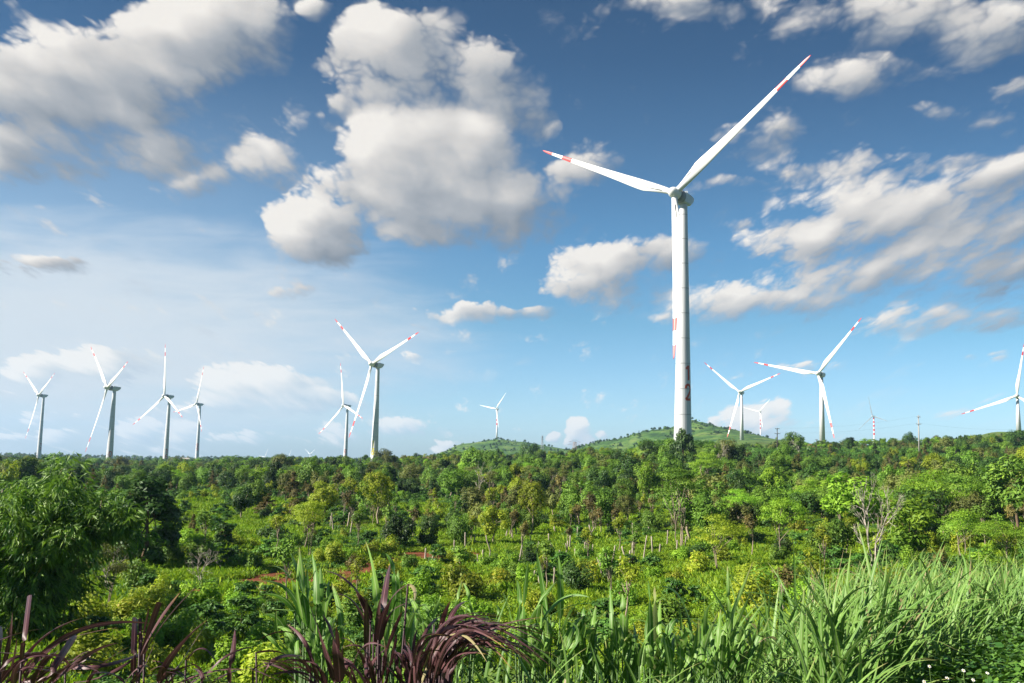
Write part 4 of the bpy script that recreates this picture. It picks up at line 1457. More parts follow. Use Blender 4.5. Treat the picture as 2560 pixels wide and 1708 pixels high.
# plateau on the left and the ground behind the ridges: woodland fading into the distance
for y0, y1, n, a0, a1 in ((640, 1200, 2600, -.64, -.06), (1200, 2700, 5200, -.66, .0), (640, 1100, 900, -.06, .62)):
    for _ in range(n):
        y = math.sqrt(y0*y0+(y1*y1-y0*y0)*r5.random())
        x = (a0+(a1-a0)*r5.random())*y
        dense = float(fbm(x/90.+5, y/140.))
        if dense < .38 or not free(x, y, 2.5):
            continue
        kind = ['dome', 'round', 'leafy', 'cone', 'bush'][int(r5.choice(5, p=[.4, .22, .16, .10, .12]))]
        g_ = gz(x, y)
        h = float(top_limit(x, y, 4+6*r5.random()**1.5, g_)) if kind != 'bush' else 2.5
        if h < 1.2:
            continue
        wd = h*(1.0+.4*r5.random())
        leaf = ['L_DARK', 'L_MID', 'L_OLIVE'][int(r5.choice(3, p=[.5, .38, .12]))]
        var = int(r5.integers(0, 3))
        p = PROTO[kind][var % len(PROTO[kind])]
        pts.append((x, y, g_-.1))
        scl.append((wd/p['W'], wd/p['W'], h/p['H']))
        rot.append((0, 0, r5.random()*6.28))
        idx.append(combo(kind, var, leaf))
# scrub on the grassy hills
for hx, hy, hh, rx, ry, pw in HILLS:
    for _ in range(380):
        x, y = hx+rx*1.5*(2*r5.random()-1), hy-ry*.1+ry*1.1*(2*r5.random()-1)
        if float(fbm(x/30.+1, y/30.+8)) < .57:
            continue
        h = 2+3.5*r5.random()**2
        kind, leaf = ('dome', 'L_DARK') if r5.random() < .7 else ('bush', 'L_MID')
        p = PROTO[kind][0]
        pts.append((x, y, gz(x, y)-.2))
        scl.append((h*1.3/p['W'], h*1.3/p['W'], h/p['H']))
        rot.append((0, 0, r5.random()*6.28))
        idx.append(combo(kind, 0, leaf))
scatter('woodland', pts, scl, rot, idx, meshes_)

# ------------------------------------------------------------------ low herbs and grass between the plants


def tuft(seed, n, rad, h, wid, grass):
    r = rgen(seed)
    if grass:
        b = np.stack([r.normal(size=n)*rad*.45, r.normal(size=n)*rad*.45, np.zeros(n)-.03], 1)
        d = unit(np.stack([r.normal(size=n)*.35, r.normal(size=n)*.35, np.ones(n)], 1))
        ln = h*(.5+.7*r.random(n))[:, None]
        sd = unit(np.cross(d, r.normal(size=(n, 3))))*wid
        mid = b+d*ln*.6
        tp = b+d*ln+np.stack([r.normal(size=n), r.normal(size=n), -.3*np.ones(n)], 1)*ln*.22
        v = np.stack([b-sd*.5, b+sd*.5, mid+sd*.4, tp], 1).reshape(-1, 3)
        tone = np.repeat(r.random(n), 4)
        v2 = np.stack([mid-sd*.4], 1).reshape(-1, 3)
        f = np.arange(n*4).reshape(n, 4)
        return v, f, tone
    pf = [(r.normal()*rad*.4, r.normal()*rad*.4, h*.35*r.random(), rad*.34, rad*.34, h*.45) for _ in range(7)]
    return leaf_cloud(pf, wid, n, r, (0, 0, -h), out=.5, upb=.8, droop=.1, aspect=.55, shell=.2)


herbs = []
for i in range(3):
    v, f, t = tuft(200+i, 240, .75, .45, .105, False)
    herbs.append(mesh_np('low_herb', v, f, (L_HERB,), tone=t))
for i in range(2):
    v, f, t = tuft(210+i, 150, .8, .5, .022, True)
    herbs.append(mesh_np('meadow_grass', v, f, (L_HERB,), tone=t))
v, f, t = tuft(220, 220, .8, .5, .13, False)
herbs.append(mesh_np('dark_herb', v, f, (L_COFFEE,), tone=t))
pts, scl, rot, idx = [], [], [], []
for y0, y1, n in ((26, 40, 2600), (40, 75, 11000), (75, 130, 19000), (130, 230, 17000), (230, 460, 13000)):
    yy_ = np.sqrt(y0*y0+(y1*y1-y0*y0)*r5.random(n))
    xx_ = (-.62+1.24*r5.random(n))*yy_
    zz_ = ground(xx_, yy_)
    so = blobs(xx_, yy_, SOIL)+.5*(fbm(xx_/4., yy_/6.)-.5)
    me_ = blobs(xx_, yy_, MEADOW)
    pat = fbm(xx_/7.+40, yy_/9.)
    rr = r5.random(n)
    for x, y, z, s_, m_, p_, q_ in zip(xx_, yy_, zz_, so, me_, pat, rr):
        if s_ > .38 and q_ < .93:
            continue
        k_ = (.7+.7*r5.random())*max(1.0, y/150.)
        big = 1.0 if m_ > .4 else (1.0+1.1*max(0, p_-.45)*2)
        pts.append((x, y, z))
        scl.append((k_*big, k_*big, k_*big*(.75+.5*r5.random())))
        rot.append((.12*r5.normal(), .12*r5.normal(), 6.28*r5.random()))
        if m_ > .3 or (q_ > .92 and y < 200):
            idx.append(3+int(q_*2) % 2)
        elif p_ < .40 or (y > 190 and q_ > .12):
            idx.append(5)
        else:
            idx.append(int(q_*3))
scatter('undergrowth', pts, scl, rot, [min(i, 5) for i in idx], herbs)

# ------------------------------------------------------------------ weathered posts of the pepper garden
POSTS = [(2.1, 196.6, 2.39), (5.4, 180.3, 2.01), (9.1, 214.3, 1.09), (1.3, 125.4, 3.81), (1.9, 109.5, 1.55), (1.2, 95.4, 1.93), (3.1, 113.6, 1.38), (5.4, 117.3, 1.07), (5.0, 106.3, 1.18), (7.0, 127.6, 0.9), (9.0, 116.0, 2.0), (6.7, 101.1, 1.84), (6.3, 98.2, 1.09), (7.6, 108.4, 1.76), (7.6, 99.6, 1.21), (3.6, 107.1, 1.08), (11.4, 118.8, 2.05), (17.2, 122.3, 1.98), (14.0, 100.8, 2.66), (14.2, 94.5, 2.87), (10.0, 86.2, 2.71), (8.9, 82.8, 2.18), (11.3, 90.1, 1.37), (12.8, 93.8, 1.52), (13.4, 100.9, 1.23), (16.0, 98.2, 2.39), (17.3, 102.2, 1.24), (19.5, 109.4, 1.99), (19.9, 105.3, 1.28), (21.2, 106.9, 1.52), (5.4, 98.2, 1.19), (2.4, 80.1, 0.97), (4.1, 77.3, 1.72), (3.0, 76.3, 1.08), (9.9, 104.4, 0.74), (14.9, 132.7, 1.21), (19.1, 121.1, 1.47), (9.2, 106.5, 0.86), (-25.9, 130.3, 1.72), (-24.3, 124.8, 2.53), (-24.2, 134.8, 1.91), (-21.4, 121.1, 2.7), (-20.1, 160.3, 1.14), (-33.2, 188.4, 1.15), (-24.5, 153.8, 1.25), (-12.8, 161.3, 1.8), (-14.4, 202.1, 1.23), (-9.9, 184.9, 1.5), (-8.6, 199.3, 1.62), (-7.3, 184.7, 1.68), (-5.1, 108.1, 1.97), (-4.2, 112.3, 1.37), (-6.0, 102.7, 1.67), (-7.9, 94.9, 1.44), (-1.6, 101.5, 2.26), (-2.5, 95.5, 1.36), (-1.8, 94.1, 0.76), (-3.0, 92.9, 0.66), (0.4, 120.8, 1.22), (-9.0, 98.3, 0.6), (-0.3, 122.4, 1.24)]
posts = []
for i, (x, y, h) in enumerate(POSTS):
    r = rgen(300+i)
    h = max(h*1.1, 1.3)
    ln_ = r.normal(size=2)*.10*(1 if i % 3 else 2.0)
    rad = .07+.04*r.random()
    forked = h > 2.0 and i % 5 == 1
    path = [(ln_[0]*t*h+.02*r.normal(), ln_[1]*t*h+.02*r.normal(), -.3+(h+.3)*t) for t in (0, .3, .55, .8, 1)]
    ps = [(path, [rad*1.25, rad*1.1, rad, rad*.95, rad*.8])]
    if forked:
        a = r.random()*6.28
        p2 = path[2]
        ps.append(([p2, (p2[0]+.25*math.cos(a), p2[1]+.25*math.sin(a), p2[2]+.5), (p2[0]+.45*math.cos(a), p2[1]+.45*math.sin(a), p2[2]+h*.4)], [rad*.8, rad*.7, rad*.55]))
    v, f = wood(ps, 7)
    o = link('weathered_post', mesh_np('weathered_post', v, f, (POST_WOOD,), smooth=True), None, (x, y, gz(x, y)))
    tag(o, None, 'post', 'wooden posts of the pepper garden')
    ln2 = math.hypot(*ln_)
    look = 'forked' if forked else 'leaning' if ln2 > .16 else 'tall straight' if h > 2.1 else 'short'
    posts.append((o, look+' pale post'))
name_all(posts)

# ------------------------------------------------------------------ ground attributes that follow the bare soil and the meadows
so = np.clip(blobs(gv[:, 0], gv[:, 1], SOIL)+.45*(fbm(gv[:, 0]/3.5, gv[:, 1]/5.)-.5), 0, 1)
at = gnd.data.attributes.new('bare', 'FLOAT', 'POINT')
at.data.foreach_set('value', so.astype(np.float32))
a_ = GK.n('ShaderNodeAttribute', attribute_name='bare')
soil_f = GK.step(GK.m('ADD', a_.outputs['Fac'], GK.m('MULTIPLY', GK.m('SUBTRACT', GN2, .5), .35)), .30, .42)
GK.t.links.new(GK.mix(soil_f, GCOL, GSOIL), GB.inputs['Base Color'])


# ------------------------------------------------------------------ bamboo clump
def bamboo(a, d, label):
    x0, y0 = a*d, d
    z0 = gz(x0, y0)
    root = empty('bamboo_clump', (x0, y0, z0))
    tag(root, label, 'bamboo')
    r = rgen(401)
    tips, sprays = [], []
    cane = simple_mat('bamboo_cane', (0.30, 0.26, 0.09), 0.5, 0.4, 0.3, 5.0)
    for i in range(32):
        az = i*2.4+r.normal()*.3
        if i % 5 == 0:
            az = -.05+.30*r.normal()              # a bundle leans out over the slope on the right
        lean = .15+.42*r.random()+(.20 if math.cos(az) < 0 else .0)
        L = 8.0+1.4*r.random()+(0.5 if i % 5 == 0 else 0)
        lean = max(lean, .58) if i % 5 == 0 else lean
        b = np.array([r.normal()*.55, r.normal()*.55, -.3])
        path, p = [b.copy()], b.copy()
        n = 14
        for s in range(n):
            t = s/(n-1)
            th = lean*.25+lean*2.2*t**2.2*(1.32 if i % 5 == 0 else 1.0)
            p = p+np.array([math.cos(az)*math.sin(th), math.sin(az)*math.sin(th), math.cos(th)])*L/n
            path.append(p.copy())
        v, f = wood([([tuple(q) for q in path], [.055*(1-.8*j/len(path)) for j in range(len(path))])], 6)
        link('culm', mesh_np('culm', v, f, (cane,), smooth=True), root)
        for s in range(70):
            t = .16+.84*r.random()**.8
            q = np.array(path[0])
            k_ = t*(len(path)-1)
            j = int(min(k_, len(path)-2))
            q = path[j]+(path[j+1]-path[j])*(k_-j)
            rad = 1.25*(1-.55*t)+.2
            off = r.normal(size=3)*[rad*.62, rad*.62, .45]
            sprays.append((q+off, unit(off*[1, 1, .3])))
    V, T = [], []
    for c, o in sprays:
        n = 15
        tone = r.random()
        base = c+r.normal(size=(n, 3))*.13
        dr = unit(o*.65+r.normal(size=(n, 3))*.42+np.array([0, 0, -.62]))
        ln = (.30+.30*r.random(n))[:, None]
        sd = unit(np.cross(dr, o+r.normal(size=(n, 3))*.5+1e-3))*ln*.10
        bend = np.array([0, 0, -.10])*ln
        v = np.stack([base, base+dr*ln*.4+sd, base+dr*ln+bend, base+dr*ln*.4-sd], 1)
        V.append(v.reshape(-1, 3))
        T.append(np.repeat(np.clip(.6*tone+.4*r.random(n), 0, 1), 4))
    V = np.concatenate(V)
    link('foliage', mesh_np('foliage', V, np.arange(len(V)).reshape(-1, 4), (L_BAMBOO,), tone=np.concatenate(T)), root)
    return root


bamboo(-0.532, 46.0, 'large dark bamboo clump with drooping leaf sprays')

# ------------------------------------------------------------------ tall grasses


def blade_mat(name, c0, c1, rib, edge, trans=0.22, rough=0.38):
    m = bpy.data.materials.new(name)
    m.use_nodes = True
    k = G(m.node_tree)
    b = m.node_tree.nodes['Principled BSDF']
    out = m.node_tree.nodes['Material Output']
    at = k.n('ShaderNodeAttribute', attribute_name='tone').outputs['Fac']
    ac = k.n('ShaderNodeAttribute', attribute_name='across').outputs['Fac']
    al = k.n('ShaderNodeAttribute', attribute_name='along').outputs['Fac']
    tc = k.n('ShaderNodeTexCoord')
    n = k.noise(tc.outputs['Object'], 9.0, 3.0, 0.6)
    col = k.mix(k.m('ADD', k.m('MULTIPLY', at, .75), k.m('MULTIPLY', n, .35), clamp=True), (*c0, 1), (*c1, 1))
    # fine parallel veins and the pale midrib
    ve = k.step(k.m('SINE', k.m('MULTIPLY', ac, 26.0)), -1, 1, .86, 1.08, 'LINEAR')
    vv_ = k.n('ShaderNodeVectorMath', operation='SCALE')
    k.t.links.new(col, vv_.inputs[0])
    k.t.links.new(ve, vv_.inputs['Scale'])
    col = k.mix(k.m('MULTIPLY', k.step(ac, .16, .05), .8), vv_.outputs[0], (*rib, 1))
    col = k.mix(k.m('MULTIPLY', k.step(al, .80, 1.0), k.step(at, .35, .8)), col, (*edge, 1))
    col = k.mix(k.step(at, .968, .972), col, (0.27, 0.23, 0.11, 1))      # a few dead, straw coloured blades
    k.t.links.new(col, b.inputs['Base Color'])
    b.inputs['Roughness'].default_value = rough
    b.inputs['Specular IOR Level'].default_value = 0.32
    tr = k.n('ShaderNodeBsdfTranslucent')
    k.t.links.new(col, tr.inputs['Color'])
    mx = k.n('ShaderNodeMixShader')
    mx.inputs[0].default_value = trans
    k.t.links.new(b.outputs[0], mx.inputs[1])
    k.t.links.new(tr.outputs[0], mx.inputs[2])
    k.t.links.new(mx.outputs[0], out.inputs['Surface'])
    return m


B_GREEN = blade_mat('elephant_grass_blade', (0.050, 0.155, 0.018), (0.200, 0.345, 0.062), (0.38, 0.47, 0.22), (0.30, 0.27, 0.10), .30, .5)
B_PURPLE = blade_mat('purple_grass_blade', (0.026, 0.010, 0.014), (0.125, 0.052, 0.054), (0.20, 0.095, 0.10), (0.26, 0.15, 0.05), .15, .48)
CANE = simple_mat('green_cane', (0.07, 0.14, 0.03), 0.6, 0.3, 0.3, 9.0)
CANE_P = simple_mat('purple_cane', (0.045, 0.017, 0.022), 0.6, 0.3, 0.3, 9.0)


def blades(root, az, tilt, curve, L, W, r, segs=12, cut=None, power=1.6):
    """curved, folded, tapering blades; all arguments arrays of n"""
    n = len(L)
    p = np.array(root, float)
    out, acr, alo = [], [], []
    side = np.stack([-np.sin(az), np.cos(az), np.zeros(n)], 1)
    side = unit(side+r.normal(size=(n, 3))*.22)
    sway = r.normal(size=n)*.5
    for s in range(segs+1):
        t = s/segs
        th = tilt+curve*t**power
        a2 = az+sway*t*.5
        d = np.stack([np.cos(a2)*np.sin(th), np.sin(a2)*np.sin(th), np.cos(th)], 1)
        if s:
            p = p+d*(L/segs)[:, None]
        w = W*np.clip(t/.10+.45, 0, 1)*(1-t**3.2)**.8
        w = np.maximum(w*(1-.35*t), .0006)
        if cut is not None:
            w = np.where(cut, W*(.75+.25*t), w)
        nn = unit(np.cross(side, d))
        sd = unit(np.cross(d, nn))
        fold = (.16*w)[:, None]*nn
        out.append(np.stack([p-sd*w[:, None]*.5+fold, p, p+sd*w[:, None]*.5+fold], 1))
        acr.append(np.tile([1, 0, 1], (n, 1)))
        alo.append(np.full((n, 3), t))
    v = np.stack(out, 1)                           # n, segs+1, 3, 3
    k_ = (segs+1)*3
    base = (np.arange(n)*k_)[:, None, None]
    i = np.arange(segs)[None, :, None]*3
    f = []
    for c in (0, 1):
        f.append(np.stack([base+i+c, base+i+c+1, base+i+c+4, base+i+c+3], -1).reshape(-1, 4))
    return v.reshape(-1, 3), np.concatenate(f), np.stack(acr, 1).reshape(-1), np.stack(alo, 1).reshape(-1), np.repeat(r.random(n), k_)


def blade_mesh_from(name, parts, mat):
    V, Fc, A, B_, T, o = [], [], [], [], [], 0
    for v, f, a, b, t in parts:
        V.append(v)
        Fc.append(f+o)
        A.append(a)
        B_.append(b)
        T.append(t)
        o += len(v)
    me = mesh_np(name, np.concatenate(V), np.concatenate(Fc), (mat,), smooth=True, tone=np.concatenate(T))
    for nm, arr in (('across', A), ('along', B_)):
        at = me.attributes.new(nm, 'FLOAT', 'POINT')
        at.data.foreach_set('value', np.concatenate(arr).astype(np.float32))
    return me


def cane(r, base, height, az, lean, n, L, W, spread, curve, arch=0.0):
    """one stalk with alternate leaves from its upper two thirds; returns stalk path and blade arguments"""
    path, p = [], np.array(base, float)
    for s in range(7):
        path.append(p.copy())
        th = lean*(.4+.6*s/6)
        p = p+np.array([math.cos(az)*math.sin(th), math.sin(az)*math.sin(th), math.cos(th)])*height/6
    rt_, za, ti, cu, le, wi = [], [], [], [], [], []
    plane = r.random()*6.28
    for i in range(n):
        t = .30+.70*(i+.5)/n
        q = path[int(t*6)]*(1-(t*6) % 1)+path[min(int(t*6)+1, 6)]*((t*6) % 1)
        rt_.append(q)
        za.append(plane+math.pi*i+r.normal()*.55)
        ti.append(spread*(1.15-(.85-arch)*t)+.10*abs(r.normal()))
        cu.append(curve*(1.25-.75*t+arch*t)*(.55+.8*r.random()))
        le.append(L*(.75+.45*r.random()))
        wi.append(W*(.75+.45*r.random()))
    return path, [np.array(q) for q in (rt_, za, ti, cu, le, wi)]


def grass_plant(name, a, d, top, canes, n, L, W, mat, cmat, label, cat, spread=.5, curve=1.5, seed=0, rad=.14, lean=(0, .12), bias=None, cuts=0, segs=14, power=1.25, arch=None, group=None):
    r = rgen(500+seed)
    x, y = a*d, d
    z = gz(x, y)
    o = empty(name, (x, y, z))
    tag(o, label, cat, group)
    parts, stalks = [], []
    for c in range(canes):
        base = np.array([r.normal()*rad, r.normal()*rad*.8, -.05])
        base[2] = gz(x+base[0], y+base[1])-z-.03
        az = bias if bias is not None else r.random()*6.28
        ar = (.45 if mat is B_PURPLE else 0.0) if arch is None else arch
        h = (top-z-L*(.55-.62*ar))*(.80+.26*r.random())
        path, args = cane(r, base, max(h, .25), az+r.normal()*.5, lean[0]+lean[1]*abs(r.normal()), n, L, W, spread, curve, ar)
        if bias is not None:
            args[1] = args[1]*.35+.65*(bias+r.normal(size=n)*.9)
        parts.append(blades(*args, r, segs, None, power))
        stalks.append(([tuple(q) for q in path], [.011, .0105, .010, .0095, .009, .008, .006]))
        if c < cuts:
            # stalk cut off bluntly, with its sheath
            m_ = 2
            cz = h*(.80+.30*r.random())
            parts.append(blades(np.tile(base+[.03*c, -.04, 0], (m_, 1)), r.random(m_)*6.28, np.abs(r.normal(size=m_))*.10+.02, r.normal(size=m_)*.06, np.full(m_, cz+.12), np.full(m_, W*.75), r, 8, np.ones(m_, bool)))
    link('leaves', blade_mesh_from('leaves', parts, mat), o)
    v, f = wood(stalks, 6)
    link('stalks', mesh_np('stalks', v, f, (cmat,), smooth=True), o)
    return o


def az_(deg):
    return R(deg)


PC, GC = 'purple elephant grass', 'grass clump'


def spot(px, py, d):
    """point d metres in front of the photographer seen at a place of the 2560 wide photograph"""
    v_ = fw+rt*((px-1280)/F_PX)-up*((py-898)/F_PX)
    return v_*(d/v_.y)


def ribbon(p0, p1, p2, W, r, cut=False, segs=16, face=0.55):
    """one leaf along a curve through space, folded along its midrib"""
    t = np.linspace(0, 1, segs+1)[:, None]
    P = (1-t)**2*np.array(p0)+2*t*(1-t)*np.array(p1)+t*t*np.array(p2)
    T = unit(np.gradient(P, axis=0))
    ref = unit(-P[segs//2]+np.array([0, 0, .5]))
    n0 = unit(np.cross(np.cross(T, ref), T))
    roll = face*r.normal()+.5*r.normal()*t[:, 0]
    sd0 = np.cross(T, n0)
    sd = sd0*np.cos(roll)[:, None]+n0*np.sin(roll)[:, None]
    nn = np.cross(sd, T)
    tt = t[:, 0]
    w = W*np.clip(tt/.15+.55, 0, 1)*(np.where(tt < .999, 1-tt**3.0, .0)**.8 if not cut else 1.0)
    w = np.maximum(w, .0008)[:, None]
    fold = (.10+.12*r.random())*w*nn
    v = np.stack([P-sd*w*.5+fold, P, P+sd*w*.5+fold], 1).reshape(-1, 3)
    i = np.arange(segs)[:, None]*3
    f = np.concatenate([np.concatenate([i+c, i+c+1, i+c+4, i+c+3], 1) for c in (0, 1)])
    n = (segs+1)*3
    return v, f, np.tile([1., 0., 1.], segs+1), np.repeat(tt, 3)*(0.75 if cut else 1), np.full(n, r.random())


def hero(name, leaves, d0, ox, mat, cmat, label, cat, seed, wk=1.0, jit=.22, group=None):
    """a clump whose leaves follow the ones in the photograph: (base, bend, tip, width[, cut]) measured on an enlargement of it"""
    r = rgen(800+seed)
    s = .38764
    bx = np.mean([q[0] for q in leaves])*s+ox
    ctr = spot(bx, 1690, d0)
    z = gz(ctr.x, ctr.y)
    o = empty(name, (ctr.x, ctr.y, z))
    tag(o, label, cat, group)
    parts, stalks = [], []
    for q in leaves:
        x0, y0, x1, y1, x2, y2, w_ = q[:7]
        cut = len(q) > 7
        d = d0+jit*r.normal()*.6
        a_ = spot(ox+x0*s, 1100+y0*s, d)-ctr
        b_ = spot(ox+x1*s, 1100+y1*s, d-.10*r.random())-ctr
        c_ = spot(ox+x2*s, 1100+y2*s, d+jit*r.normal())-ctr
        for k_ in (a_, b_, c_):
            k_.z += ctr.z-z
        b_ = b_*2-(a_+c_)*.5                       # the bend point lies on the leaf
        parts.append(ribbon(tuple(a_), tuple(b_), tuple(c_), w_*s*d/F_PX*wk, r, cut))
        g_ = Vector((a_.x*.55+.03*r.normal(), a_.y*.55+.05*r.normal(), 0))
        g_.z = gz(ctr.x+g_.x, ctr.y+g_.y)-z-.04
        stalks.append(([tuple(g_), tuple(g_.lerp(a_, .55)+Vector((.01, 0, .02))), tuple(a_)], [.008, .006, .004]))
    link('leaves', blade_mesh_from('leaves', parts, mat), o)
    v, f = wood(stalks, 6)
    link('stalks', mesh_np('stalks', v, f, (cmat,), smooth=True), o)
    return o


def spray(r, n, base, bend, tip, w):
    """n leaves scattered between the given ranges (x0, x1, y0, y1)"""
    out = []
    for _ in range(n):
        k_ = r.random()
        g = lambda q, kk: (q[0]+(q[1]-q[0])*kk, q[2]+(q[3]-q[2])*r.random())
        a_, b_, c_ = g(base, k_*.6+.4*r.random()), g(bend, k_), g(tip, k_*.7+.3*r.random())
        out.append((*a_, *b_, *c_, w*(.7+.6*r.random())))
    return out


rp = rgen(777)
CORNER = [(140, 1420, 165, 1200, 190, 1000, 30, 1), (0, 1560, 60, 1300, 80, 1110, 30), (40, 1560, 85, 1420, 110, 1275, 18), (80, 1560, 250, 1290, 540, 1145, 40),
          (150, 1560, 480, 1240, 970, 1185, 34), (100, 1560, 330, 1330, 760, 1210, 26), (280, 1560, 380, 1420, 490, 1255, 46, 1), (200, 1560, 300, 1430, 380, 1350, 24),
          (340, 1560, 560, 1390, 760, 1310, 30), (0, 1370, 150, 1372, 330, 1360, 24), (0, 1290, 120, 1245, 260, 1220, 20), (-40, 1560, 100, 1400, 330, 1395, 30), (60, 1600, 230, 1430, 420, 1400, 26),
          (-20, 1400, 0, 1300, 10, 1205, 34, 1), (220, 1600, 420, 1470, 700, 1440, 26), (-30, 1500, 180, 1470, 420, 1520, 24)]+spray(rp, 14, (-60, 380, 1560, 1640), (60, 560, 1380, 1500), (160, 900, 1360, 1540), 26)
CUTS = [(860, 1500, 866, 1300, 875, 1145, 36, 1), (905, 1420, 905, 1260, 905, 1150, 22, 1), (880, 1560, 950, 1280, 1030, 1045, 34, 1), (900, 1400, 1000, 1200, 1160, 985, 34),
        (930, 1380, 1060, 1170, 1255, 955, 28, 1), (900, 1350, 940, 1180, 960, 1080, 16), (1020, 1560, 1150, 1330, 1345, 1155, 42), (1090, 1560, 1200, 1380, 1345, 1165, 28),
        (1150, 1570, 1400, 1485, 1651, 1490, 22), (1480, 1560, 1500, 1380, 1515, 1215, 38), (1200, 1420, 1330, 1350, 1440, 1560, 30), (480, 1560, 700, 1505, 950, 1350, 28),
        (420, 1460, 700, 1445, 960, 1350, 30), (850, 1560, 920, 1470, 1000, 1300, 28), (560, 1600, 640, 1460, 830, 1335, 24), (800, 1560, 700, 1500, 560, 1520, 22),
        (1000, 1600, 1100, 1500, 1290, 1440, 24), (1300, 1560, 1450, 1400, 1651, 1330, 18)]+spray(rp, 12, (640, 1500, 1570, 1640), (700, 1480, 1450, 1530), (560, 1640, 1420, 1560), 22)
FOLDED = [(510, 1560, 430, 1290, 350, 1080, 52), (540, 1560, 510, 1290, 430, 1125, 66), (520, 1400, 525, 1290, 515, 1200, 30), (40, 1560, 130, 1410, 330, 1400, 28), (380, 1500, 250, 1250, 0, 1300, 24),
          (350, 1500, 280, 1405, 160, 1400, 24), (0, 1370, 200, 1385, 330, 1560, 20), (400, 1560, 330, 1330, 200, 1190, 30), (-20, 1480, 120, 1440, 300, 1540, 20), (430, 1600, 300, 1500, 80, 1520, 22)]+spray(rp, 10, (200, 540, 1570, 1620), (40, 420, 1420, 1520), (-160, 300, 1400, 1560), 22)
UPRIGHT = [(800, 1260, 825, 1000, 865, 800, 54), (730, 1540, 715, 1250, 715, 1010, 46), (740, 1150, 620, 930, 435, 840, 46), (720, 1190, 620, 1030, 490, 995, 36), (790, 1290, 860, 1040, 1000, 925, 42),
           (800, 1290, 870, 1110, 1010, 1050, 36), (760, 1250, 700, 1090, 650, 1000, 30), (600, 1560, 690, 1330, 850, 1350, 22), (720, 1500, 640, 1320, 530, 1280, 24), (830, 1560, 880, 1380, 905, 1250, 34),
           (780, 1330, 790, 1150, 805, 1020, 40), (770, 1560, 700, 1350, 560, 1340, 24), (820, 1400, 900, 1200, 940, 1110, 28), (700, 1560, 760, 1420, 850, 1340, 26), (980, 930, 1020, 960, 1022, 1040, 26)]+spray(rp, 10, (620, 860, 1570, 1620), (560, 900, 1380, 1480), (440, 960, 1300, 1480), 24)
MOUND = [(1160, 1380, 1200, 1170, 1255, 1035, 40), (1180, 1400, 1260, 1130, 1365, 1040, 36), (1000, 1560, 965, 1400, 960, 1255, 32), (930, 1560, 900, 1400, 915, 1285, 32), (1010, 1560, 1080, 1270, 1190, 1140, 28),
         (1130, 1560, 1140, 1350, 1150, 1180, 34), (1060, 1560, 1020, 1370, 1040, 1220, 30), (1190, 1450, 1180, 1250, 1215, 1110, 36)]+spray(rp, 60, (1040, 1280, 1480, 1600), (1230, 1440, 1160, 1330), (1420, 1980, 1130, 1480), 21)+spray(rp, 16, (960, 1240, 1540, 1620), (1040, 1330, 1280, 1420), (1200, 1640, 1200, 1400), 24)+spray(rp, 12, (900, 1100, 1560, 1620), (860, 1050, 1380, 1480), (780, 1040, 1300, 1440), 24)
hero('purple_grass_clump', CORNER, 3.3, 0, B_PURPLE, CANE_P, 'purple grass clump with long leaves sweeping sideways across the corner', PC, 1)
hero('purple_grass_clump', CUTS, 3.45, 0, B_PURPLE, CANE_P, 'purple grass clump with bluntly cut stalks, near the bamboo side', PC, 2)
hero('purple_grass_clump', FOLDED, 3.5, 640, B_PURPLE, CANE_P, 'purple grass with a broad folded leaf beside the upright purple clump', PC, 3)
hero('purple_grass_clump', UPRIGHT, 3.7, 640, B_PURPLE, CANE_P, 'upright purple grass clump with broad leaves, in front of the green spikes', PC, 4)
hero('purple_grass_clump', MOUND, 3.6, 640, B_PURPLE, CANE_P, 'dense mound of purple brown grass with many narrow arching leaves', PC, 5, jit=.30)

ARCHING = [(330, 1200, 290, 920, 225, 730, 50), (350, 1180, 305, 900, 280, 690, 42), (300, 1150, 220, 880, 70, 815, 42), (320, 1240, 220, 980, 20, 910, 46), (330, 1280, 200, 1040, 20, 1000, 40), (380, 1150, 388, 950, 360, 730, 46),
           (400, 1160, 410, 980, 415, 820, 56), (440, 1150, 455, 1010, 470, 900, 42), (250, 1100, 160, 1092, 85, 1090, 24), (560, 1300, 540, 1100, 485, 920, 42), (300, 1420, 210, 1240, 120, 1210, 36), (250, 1470, 130, 1310, 40, 1240, 42),
           (330, 1500, 260, 1280, 190, 1200, 36), (350, 1430, 335, 1300, 345, 1150, 40), (310, 1180, 270, 960, 275, 760, 36), (360, 1250, 340, 1000, 330, 820, 40), (420, 1300, 440, 1100, 520, 960, 34), (380, 1500, 470, 1280, 600, 1180, 34)]+spray(rp, 26, (240, 520, 1400, 1600), (160, 560, 1150, 1350), (0, 700, 1080, 1320), 34)
SPIKE = [(800, 1200, 760, 880, 705, 650, 50), (880, 1180, 900, 880, 835, 730, 56), (860, 1150, 905, 950, 915, 840, 32), (790, 1180, 770, 980, 755, 850, 42), (850, 1250, 840, 1000, 830, 880, 40), (900, 1250, 930, 1060, 925, 920, 34)]+spray(rp, 16, (740, 980, 1350, 1560), (700, 1020, 1150, 1280), (640, 1080, 1050, 1220), 34)
BEHIND = [(1060, 1180, 1025, 1070, 990, 1020, 36), (1130, 1220, 1105, 1090, 1060, 1065, 34), (1140, 1150, 1170, 1060, 1190, 1000, 26), (1270, 1120, 1300, 1010, 1330, 900, 22), (1400, 1130, 1372, 1000, 1335, 920, 26), (1000, 1300, 1030, 1170, 1040, 1090, 32)]+spray(rp, 26, (950, 1500, 1300, 1560), (950, 1550, 1120, 1280), (900, 1620, 1040, 1220), 26)
